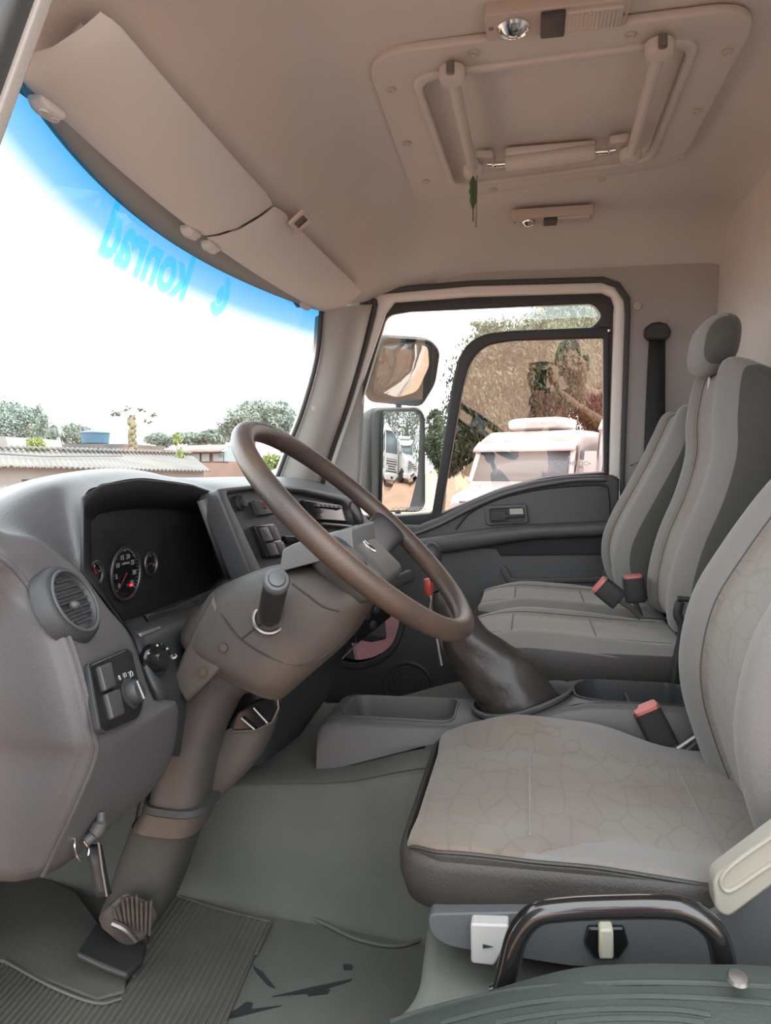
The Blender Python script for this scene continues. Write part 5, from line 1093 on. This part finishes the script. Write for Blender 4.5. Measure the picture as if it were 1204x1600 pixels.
q = MB(); q.tube([E0.lerp(R0, .45)+V((0, -.02, .08)), E0.lerp(E1, .3).lerp(R0.lerp(R1, .3), .42)+V((0, 0, .06)), E0.lerp(E1, .6).lerp(R0.lerp(R1, .6), .6)+V((0, 0, .06))], .012, 6); build('roof_cable', q, 'fibro', shed)
# cream wall corner of another house at the far left edge
q = MB(); q.prism([PY(*p, 16) for p in [(-60, 680), (8, 682), (15, 705), (-60, 706)]], (0, 2, 0)); build('far_house', q, 'wallwhite', label='cream gable end peeking over the shed roof at the far left edge', cat='house')
# water tank on a low flat-roofed block
p = PY(149, 692, 24); tk = thing('water_tank', p, 'round blue water tank standing on the flat-roofed block', 'water tank')
s = 24/FPX; q = MB(); q.lathe(p, (0, 0, 1), [(22*s, -.02), (24*s, 16*s), (25*s, 17*s), (24*s, 18.5*s), (8*s, 22*s), (.01, 22.5*s)], 32); build('tank_body', q, 'bluetank', tk)
q = MB(); q.lathe(p+V((0, 0, 16.3*s)), (0, 0, 1), [(25.2*s, 0), (25.6*s, .6*s), (25.2*s, 1.4*s), (.01, 1.5*s)], 32); build('tank_rim', q, mat('tank_lid', (.14, .20, .25), .5), tk)
a, b = PY(96, 696, 23), PY(225, 696, 25); bl_ = thing('flat_roofed_block', V((*((a+b)/2).xy, -2.1)), 'low flat-roofed block with dark openings under the blue water tank', 'building')
q = MB(); q.prism([PY(96, 694, 23), PY(194, 693, 24), PY(193, 700, 24), PY(96, 700, 23)], (0, 3, 0)); build('roof_slab', q, 'fibro', bl_)
q = MB(); q.prism([V((*PY(80, 700, 23).xy, -2.1)), PY(80, 698, 23), PY(194, 699, 24), V((*PY(194, 699, 24).xy, -2.1))], (0, 2.6, 0)); build('wall', q, 'brick', bl_)
for k in range(5): x = 100+k*18; q = MB(); q.prism([PY(*p, 22.9+.011*(x-96)) for p in [(x, 699.5), (x+14, 699), (x+14, 707), (x, 708)]], (0, .05, 0)); build('opening', q, 'darkopen', bl_)
q = MB(); q.prism([V((*PY(195, 700, 23).xy, -2.1)), PY(195, 700, 23), PY(300, 704, 23), V((*PY(300, 704, 23).xy, -2.1))], (0, .2, 0)); build('brick_wall', q, 'brick', label='plain red brick yard wall between the water tank block and the tin shed', cat='wall')
# tin shed
ts = thing('tin_shed', V((*PY(325, 730, 22).xy, -2.1)), 'rusty tin-roofed shed with pale panels and a round-topped gable, right of the papaya', 'shed')
rows = [[PY(282, 706, 21)+V((0, -.4, .0)), PY(350, 705, 21)+V((0, -.4, 0))], [PY(284, 697, 22), PY(360, 695, 22)]]
rows = [[r[0].lerp(r[1], k/120)+V((0, 0, .03*math.sin(k*math.pi/2))) for k in range(121)] for r in rows]
build('roof', MB().grid(rows), 'tin', ts, solid=.02)
q = MB(); q.prism([V((*PY(284, 706, 21).xy, -2.1)), PY(284, 706, 21), PY(352, 705, 21), V((*PY(352, 706, 21).xy, -2.1))], (0, 1, 0)); build('wall', q, 'brick', ts)
for a, b in ((292, 313), (316, 328), (334, 350)): q = MB(); q.prism([PY(*p, 20.95) for p in [(a, 709), (b, 708.5), (b, 721), (a, 721)]], (0, -.06, 0)); build('pale_panel', q, mat('pale_tin_panel', (.26, .28, .275), .6), ts)
q = MB(); q.prism([PY(*p, 20.9) for p in [(350, 721), (350, 708), (355, 700), (361, 696), (367, 703), (368, 721)]], (0, .3, 0)); build('gable', q, mat('grey_gable', (.30, .36, .38), .6), ts)
q = MB(); q.lathe(PY(344, 711, 20.85), (0, -1, 0), [(.06, 0), (.06, .03), (.001, .03)], 14); build('vent_hole', q, 'darkopen', ts)
q = MB(); q.prism([V((*PY(310, 722, 19).xy, -2.1)), PY(310, 723, 19), PY(400, 724, 19), V((*PY(400, 724, 19).xy, -2.1))], (0, .2, 0)); build('brick_wall', q, 'brick', label='low red brick wall in front of the tin shed', cat='wall')
# white car roof glimpsed through the wheel
cr = thing('car', V((*PY(428, 730, 17).xy, -2.1)), 'pale parked car partly seen through the steering wheel ring', 'car')
q = MB(); c = PY(432, 735, 17); 
q.sup([(V((c.x-1.9, c.y, -1.55)), V((c.x-1.9, c.y, -1.1)), V((0, .7, 0))), (V((c.x-1.2, c.y, -1.6)), V((c.x-1.2, c.y, -.75)), V((0, .8, 0))), (V((c.x-.4, c.y, -1.6)), V((c.x-.4, c.y, -.05)), V((0, .78, 0))), (V((c.x+1.0, c.y, -1.6)), V((c.x+1.0, c.y, -.02)), V((0, .78, 0))), (V((c.x+2, c.y, -1.6)), V((c.x+2, c.y, -.6)), V((0, .78, 0)))], 24, .5)
build('body', q, 'white', cr)
for dx in (-1.2, 1.3):
    for dy in (-.75, .75): q = MB(); q.lathe(V((c.x+dx, c.y+dy-.09, -1.78)), (0, 1, 0), [(.2, 0), (.32, .02), (.32, .16), (.2, .18)], 20); build('wheel', q, 'tyre', cr)

# trees and mounds to the right, seen through the door window
tree('tree', G(815, 22), [B_(790, 600, 22, 80, 70), B_(850, 560, 22, 75, 70), B_(760, 640, 21, 60, 60), B_(900, 520, 23, 60, 60), B_(735, 690, 21, 45, 45)], 34000, .12, 'foliage', 'large eucalyptus filling the sliding window behind the parked truck', 31, trunk=.35, droop=1)
tree('tree', G(885, 30), [B_(880, 500, 30, 50, 40), B_(930, 560, 26, 60, 90), B_(960, 640, 26, 50, 70), B_(985, 520, 26, 50, 70)], 26000, .13, 'foliagedry', 'golden-leaved tall tree at the right end of the upper window strip', 32, trunk=.35, droop=1)
tree('tree', G(684, 24), [B_(686, 690, 24, 24, 34), B_(680, 655, 24, 13, 20), B_(700, 720, 24, 22, 22)], 6000, .09, 'foliage', 'light green tree standing between the mirrors and the sliding window', 33, trunk=.12, droop=.6)
tree('tree', G(770, 28), [B_(757, 512, 28, 22, 10), B_(790, 545, 28, 60, 45)], 3500, .17, 'foliage', 'darker tree crown just above the sliding window curve', 34, trunk=.3, droop=.6)
q = MB(); pb = G(841, 27); q.tube([pb, V((pb.x+.05, pb.y, 8.2))], [.15, .13], 12); build('utility_pole', q, mat('brown_pole', (.36, .22, .15), .8), label='brown utility pole crossing the upper window strip', cat='pole')
sm = MB()
def mound(px, Y, r, h, label):
    c = G(px, Y); rows = []
    for i in range(13):
        f = i/12; rows.append([c+V((math.cos(a*.2618)*r*f*(1+.12*math.sin(a*1.3+px)), math.sin(a*.2618)*r*f, h*(1-f)**1.1*(1+.05*math.sin(a*2)))) for a in range(24)])
    build('sand_heap', MB().grid(rows, cv=True), 'sand', label=label, cat='sand heap')
mound(700, 38, 4.5, 2.6, 'pale sand heap right of the tall mirror'); mound(556, 27, 3.2, 2.0, 'pale sand heap seen left of the tall mirror')
q = MB(); q.prism([V((*PY(530, 700, 34).xy, -2.1)), PY(530, 694, 34), PY(562, 696, 34), V((*PY(562, 700, 34).xy, -2.1))], (0, 6, 0)); build('far_warehouse', q, 'wallwhite', label='cream warehouse wall left of the tall mirror', cat='building')

# ---------------- trucks
def truck(loc, yaw, label, bonnet=True, ac=True, grille=5, logo=False):
    t = thing('truck', loc, label, 'truck', None); R = Matrix.Rotation(yaw, 3, 'Z'); loc = V(loc)
    def T(x, y, z): return loc+R @ V((x, y, z))
    def loft(secs, sub=1):   # (y, half width, z0, z1, corner)
        rows = []
        for y, hw, z0, z1, rr, lean in secs:
            rows.append([T(px_, y+lean*(pz_-z0), pz_) for px_, pz_ in fillet([(-hw, z0), (hw, z0), (hw*.94, z1), (-hw*.94, z1)], [.04, .04, rr, rr], 4)])
        return MB().grid(rows, cv=True, caps=True)
    if bonnet:
        build('hood', loft([(0, .82, .75, 1.50, .15, -.05), (.0-.25, .92, .7, 1.66, .18, 0), (-1.0, 1.02, .7, 1.80, .2, 0), (-1.45, 1.10, .7, 1.86, .2, 0)]), 'white', t, smooth=40)
        y0 = -1.30; zb = 1.86
    else: y0 = 0.0; zb = 1.70
    H_ = 2.92 if bonnet else 3.3
    # cab: walls with a raked windscreen
    build('cab', loft([(y0, 1.16, .75, zb, .06, 0), (y0-.10, 1.17, .75, zb+.04, .06, 0), (y0-.14-.0, 1.17, .75, zb+.06, .06, 0)]), 'white', t, smooth=40)
    build('cab_body', loft([(y0-.42, 1.17, .75, H_-.30, .1, 0), (y0-.48, 1.17, .75, H_-.12, .2, 0), (y0-.70, 1.17, .75, H_, .25, 0), (y0-1.6, 1.17, .75, H_+.02, .25, 0), (y0-2.35, 1.16, .75, H_-.02, .22, 0)]), 'white', t, smooth=40)
    q = MB(); a, b = y0-.10, y0-.42; q.add([T(-1.15, a, .9), T(1.15, a, .9), T(1.15, a, zb), T(-1.15, a, zb), T(-1.15, b, .9), T(1.15, b, .9), T(1.15, b, H_-.32), T(-1.15, b, H_-.32)], [(0, 1, 2, 3), (0, 3, 7, 4), (1, 5, 6, 2), (4, 7, 6, 5)]); build('pillar_shell', q, 'white', t)
    q = MB(); q.add([T(-1.06, a+.01, zb+.03), T(1.06, a+.01, zb+.03), T(.98, b+.03, H_-.36), T(-.98, b+.03, H_-.36)], [(0, 1, 2, 3)]); build('windshield', q, 'truckglass', t, solid=.015)
    for s in (-1, 1):
        if bonnet and s == 1: pass
        q = MB(); q.tube([T(s*1.10, a+.02, zb), T(s*1.03, b+.03, H_-.32)], .055, 8); build('pillar', q, 'white', t)
        q = MB(); q.add([T(s*1.175, b+.05, zb-.02), T(s*1.175, b-.75, zb-.02), T(s*1.15, b-.75, H_-.42), T(s*1.15, b-.05, H_-.42)], [(0, 1, 2, 3)]); build('side_window', q, 'truckglass', t, solid=.012)
        q = MB(); q.sup([(T(s*1.42-.12, b+.15, zb+.05), T(s*1.42+.12, b+.15, zb+.05), R @ V((0, .07, 0))), (T(s*1.42-.13, b+.15, zb+.35), T(s*1.42+.13, b+.15, zb+.35), R @ V((0, .08, 0))), (T(s*1.42-.11, b+.15, zb+.62), T(s*1.42+.11, b+.15, zb+.62), R @ V((0, .06, 0)))], 16, .5); q.tube([T(s*1.15, b+.05, zb+.35), T(s*1.35, b+.13, zb+.35)], .03, 8); (build('side_mirror', q, 'white', t) if s < 0 or not bonnet else None)
        q = MB(); q.lathe(T(s*.78 if not bonnet else s*.70, .02 if not bonnet else -.02, 1.0 if not bonnet else 1.12), R @ V((0, 1, 0)), [(.13, -.1), (.14, .02), (.11, .05), (.001, .07)], 20); build('headlight', q, 'lens', t)
        for yy in (-.75, -3.9): q = MB(); q.lathe(T(s*.85, yy, .50), R @ V((s, 0, 0)), [(.28, -.02), (.48, .0), (.5, .05), (.5, .26), (.46, .3), (.25, .28), (.22, .2), (.001, .2)], 28); build('wheel', q, 'tyre', t)
    # sun visor lip
    q = MB(); q.grid([[T(x, b-.06, H_-.20), T(x, b+.18, H_-.36), T(x, b+.20, H_-.42)] for x in (-1.12, -.6, 0, .6, 1.12)]); build('visor', q, 'white', t, solid=.03)
    q = MB()
    fy = .01
    for k in range(grille):
        z = (.95 if bonnet else .75)+.13*k; q.box(T(0, fy+.03-.0*k, z), (.95 if bonnet else 1.7, .06, .055), R)
    gb = MB(); gb.box(T(0, fy, (.95 if bonnet else .75)+.065*(grille-1)), (1.0 if bonnet else 1.8, .05, .13*grille), R); gg = build('grille', gb, 'grille', t); build('grille_bar', q, 'white', gg)
    q = MB(); q.box(T(0, .12, .55), (2.3, .30, .38), R); build('bumper', q, 'white', t, bevel=.08, seg=3)
    q = MB(); q.box(T(0, .28, .52), (.42, .02, .12), R); build('plate', q, 'grille', t)
    q = MB(); q.box(T(0, -4.0, .72), (.8, 5.0, .25), R); build('chassis', q, 'grille', t)
    if ac:
        q = MB(); q.sup([(T(-.55, y0-.72, H_+.13), T(.55, y0-.72, H_+.13), V((0, 0, .06))), (T(-.62, y0-.90, H_+.16), T(.62, y0-.90, H_+.16), V((0, 0, .13))), (T(-.62, y0-1.5, H_+.16), T(.62, y0-1.5, H_+.16), V((0, 0, .13)))], 24, .4); build('roof_air_unit', q, 'white', t)
    return t
c = G(792, 14.0); fwd_yaw = math.radians(180-22)
c = G(757, 14.0); truck((c.x, c.y-.3, -2.1), math.radians(180-26), 'white bonneted truck with roof air unit parked outside the sliding window')
c2 = G(985, 13.6); truck((c2.x+.5, c2.y+.4, -2.1), math.radians(180-20), 'white flat-fronted truck cut off by the right edge of the sliding window', bonnet=False, ac=False)
# the two trucks that stand behind, seen in the tall mirror
truck((18.2, 9.8, -2.1), math.radians(90-8), 'white bonneted truck with slatted grille, seen only in the tall side mirror')
truck((20.2, 6.9, -2.1), math.radians(90-8), 'white flat-fronted truck seen only in the tall side mirror beside the bonneted one', bonnet=False, ac=False, grille=6)
tree('tree', (31, 13, -2.1), [((31, 13, 3.5), (5, 5, 4.5)), ((30, 8, 3.0), (4, 4, 4.2)), ((33, 18, 3), (5, 5, 5))], 9000, .25, 'foliage', 'dark tree reflected at the top of the tall side mirror', 41, trunk=.3, droop=.8)

# ================================================================ THE PHOTOGRAPHER, mirrored in the sliding window
def skin(name, verts, edges, rad, m, parent, sub=2, loc=None):
    me = bpy.data.meshes.new(name); org = V(verts[0]); me.from_pydata([V(v)-org for v in verts], edges, []); me.materials.append(M[m])
    o = bpy.data.objects.new(name, me); sc.collection.objects.link(o)
    sk = o.modifiers.new('k', 'SKIN'); sk.use_smooth_shade = True
    me.skin_vertices if False else None
    bm = bmesh.new(); bm.from_mesh(me); ly = bm.verts.layers.skin.verify(); bm.verts.ensure_lookup_table()
    for i, v in enumerate(bm.verts): r = rad[i]; v[ly].radius = r if isinstance(r, tuple) else (r, r); v[ly].use_root = (i == 0)
    bm.to_mesh(me); bm.free(); s = o.modifiers.new('s', 'SUBSURF'); s.levels = s.render_levels = sub
    bpy.context.view_layer.update(); m2 = bpy.data.meshes.new_from_object(o.evaluated_get(bpy.context.evaluated_depsgraph_get()))
    o.modifiers.clear(); o.data = m2; m2.polygons.foreach_set('use_smooth', [True]*len(m2.polygons)); ROOTO[o] = org
    if parent: o.parent = parent; o.location = org-ROOTO[parent]
    else: o.location = org
    return o
px_, py_ = .20, -.36
person = thing('person', (px_, py_, -1.60), 'person in a maroon shirt holding up a phone, mirrored in the sliding window', 'person')
Vv = [(px_, py_, -.74), (px_, py_-.0, -.52), (px_, py_, -.30), (px_, py_, -.20), (px_-.02, py_+.03, -.13), (px_-.03, py_+.045, -.03), (px_-.035, py_+.045, .035),
      (px_-.19, py_, -.23), (px_-.27, py_+.07, -.45), (px_-.235, py_+.27, -.24), (px_-.235, py_+.32, -.15),
      (px_+.19, py_, -.23), (px_+.24, py_+.08, -.47), (px_-.04, py_+.26, -.22), (px_-.115, py_+.315, -.125),
      (px_-.10, py_, -.80), (px_-.11, py_+.03, -1.18), (px_-.11, py_-.02, -1.54), (px_-.11, py_+.12, -1.58),
      (px_+.10, py_, -.80), (px_+.11, py_+.03, -1.18), (px_+.11, py_-.02, -1.54), (px_+.11, py_+.12, -1.58)]
Ed = [(0, 1), (1, 2), (2, 3), (3, 4), (4, 5), (5, 6), (2, 7), (7, 8), (8, 9), (9, 10), (2, 11), (11, 12), (12, 13), (13, 14), (0, 15), (15, 16), (16, 17), (17, 18), (0, 19), (19, 20), (20, 21), (21, 22)]
Rd = [(.16, .11), (.15, .10), (.17, .11), (.07, .065), (.058, .058), (.075, .09), (.07, .085), .065, .048, .036, .030, .065, .048, .036, .030, .085, .058, .042, .038, .085, .058, .042, .038]
skin('body', Vv, Ed, Rd, 'skin', person)
Vs = Vv[0:3]+[(px_, py_, -.235)]+[Vv[7], V(Vv[7]).lerp(V(Vv[8]), .75), Vv[11], V(Vv[11]).lerp(V(Vv[12]), .75)]
skin('shirt', [tuple(v) for v in Vs], [(0, 1), (1, 2), (2, 3), (2, 4), (4, 5), (2, 6), (6, 7)], [(.185, .135), (.178, .13), (.19, .13), (.085, .08), .082, .066, .082, .066], 'shirt', person)
skin('trousers', [(px_, py_, -.72)]+Vv[15:18]+Vv[19:22], [(0, 1), (1, 2), (2, 3), (0, 4), (4, 5), (5, 6)], [(.175, .125), .105, .078, .062, .105, .078, .062], 'jeans', person)
for s in (-1, 1): q = MB(); q.sup([(V((px_+s*.11-.05, py_-.07, -1.57)), V((px_+s*.11+.05, py_-.07, -1.57)), V((0, 0, .03))), (V((px_+s*.11-.05, py_+.02, -1.56)), V((px_+s*.11+.05, py_+.02, -1.56)), V((0, 0, .04))), (V((px_+s*.11-.04, py_+.20, -1.575)), V((px_+s*.11+.04, py_+.20, -1.575)), V((0, 0, .025)))], 16, .7); build('shoe', q, 'black', person)
# head: shaped shell with nose, brows, eyes, mouth, ears and short hair
hc_ = V((px_-.035, py_+.05, .005)); rows = []
for i in range(25):
    a = math.pi*i/24; row = []
    for k in range(32):
        b = 2*math.pi*k/32; x = math.sin(a)*math.cos(b); y = math.sin(a)*math.sin(b); z = math.cos(a); w_ = .074*(1-.18*max(0, -z)**1.5); d = .095
        if z < 0: d *= 1-.10*(-z)
        p = V((x*w_, y*d, z*.118)); f = max(0, y)
        if y > .3:
            p.y += .020*math.exp(-((x/.13)**2+((z+.10)/.16)**2))*1.3; p.y -= .010*math.exp(-(((abs(x)-.40)/.2)**2+((z-.08)/.13)**2)); p.y += .006*math.exp(-((x/.35)**2+((z+.50)/.08)**2)); p.y += .008*math.exp(-((x/.3)**2+((z+.85)/.15)**2)); p.y += .005*math.exp(-((z-.25)/.1)**2)
        row.append(hc_+p)
    rows.append(row)
hd = build('head', MB().grid(rows, cv=True), 'skin', person, smooth=80)
for s in (-1, 1):
    q = MB(); q.ell(hc_+V((s*.029, .077, .010)), (.012, .010, .006)); build('eye', q, 'print', hd); q = MB(); q.ell(hc_+V((s*.029, .0855, .010)), (.005, .003, .005)); build('pupil', q, 'black', hd)
    q = MB(); q.tube([hc_+V((s*.014, .094, .028)), hc_+V((s*.030, .092, .032)), hc_+V((s*.045, .080, .027))], .003, 8); build('eyebrow', q, 'hair', hd)
    q = MB(); q.ell(hc_+V((s*.076, -.005, -.005)), (.010, .018, .030)); build('ear', q, 'skin', hd)
q = MB(); q.ell(hc_+V((0, .088, -.055)), (.024, .007, .006)); build('mouth', q, mat('lips', (.42, .17, .14), .5), hd)
rows = []
for i in range(13):
    a = math.pi*.5*i/12*1.12; row = []
    for k in range(32):
        b = 2*math.pi*k/32; y = math.sin(b); lim = 1.0 if y < .1 else 1-.42*ss(y, .1, .7); aa = a*lim; row.append(hc_+V((math.sin(aa)*math.cos(b)*.081, math.sin(aa)*y*.101-.002, math.cos(aa)*.126)))
    rows.append(row)
build('hair', MB().grid(rows, cv=True), 'hair', person, smooth=80, solid=-.004)
# hands closed on the phone: palm plus four fingers and a thumb each
def hand(wr, side):
    wr = V(wr); x0 = side*.042; palm = V((side*.066, -.030, -.055 if side < 0 else -.045))
    q = MB(); q.tube(crom([wr, wr.lerp(palm, .5), palm, palm+V((-side*.006, .004, .045))], 4), [.026]*5+[.030]*4+[.032]*3+[.020], 12, flat=.62)
    for f in range(4):
        z = -.060+.026*f; L = (.85, .97, 1.0, .93)[f]; q.tube(crom([palm+V((0, .002, z*.7+.045)), V((side*.072, -.006, z+.01)), V((side*.060, -.0025, z+.012)), V((side*(.060-.026*L), -.003, z+.014))], 4), [.0088]*6+[.008]*4+[.0072]*2+[.004], 10)
    q.tube(crom([palm+V((-side*.0, -.004, -.02)), V((side*.058, -.040, -.030)), V((side*.040, -.036, -.005)), V((side*.022, -.032, .012))], 4), [.012]*5+[.0105]*5+[.009, .008, .005], 10)
    build('hand', q, 'skin', person, smooth=80)
hand(Vv[10], -1); hand(Vv[14], 1)
ph = thing('phone', (0, -.02, -.08), 'black phone held upright in the mirrored person\'s hands', 'phone')
q = MB(); q.box(V((0, -.020, -.045)), (.078, .009, .162)); build('phone_body', q, 'gloss', ph, bevel=.004, seg=3)
q = MB(); q.box(V((0, -.0246, -.045)), (.072, .001, .152)); build('screen', q, mat('dim_screen', (.12, .12, .13), .2), ph)
q = MB(); q.lathe(V((0, -.016, 0)), (0, 1, 0), [(.010, 0), (.010, .002), (.006, .0025), (.001, .0015)], 24); build('lens_ring', q, 'chrome', ph)
# cab entry step under the doorway
st = thing('cab_step', (0, -.3, -2.1), 'dark metal entry step below the driver doorway', 'step')
q = MB(); q.box(V((.1, -.15, -1.63)), (.9, 1.0, .05)); build('step_tread', q, 'grille', st, bevel=.01)
for x in (-.30, .50): q = MB(); q.box(V((x, -.15, -1.875)), (.05, .9, .45)); build('step_support', q, 'grille', st)

# ================================================================ DRIVER DOOR STANDING OPEN (out of frame, shades the dash end and shows in the glass)
od = thing('door_2', (-.62, .70, -.95), 'open driver door standing out from the front pillar', 'door', kind='structure')
OP = Pl((-.66, .72, -.05), V((.14, -1.0, 0)), (0, 0, 1))
plate('door_panel', OP, [fillet([(0, -.90), (.98, -.90), (.98, .0), (.5, .0), (0, -.10)], .05)], .07, 0, 'dashdark', od, .01)
oo = fillet([(.04, -.06), (.96, .0), (.96, .60), (.25, .66)], .08); oi = fillet([(.12, -.02), (.90, .03), (.90, .55), (.30, .60)], .06)
plate('window_frame', OP, [oo, oi[::-1]], .05, 0, 'black', od, .006)
plate('window_pane', OP, [grow(oi, .02)], .004, 0, 'kickglass', od)
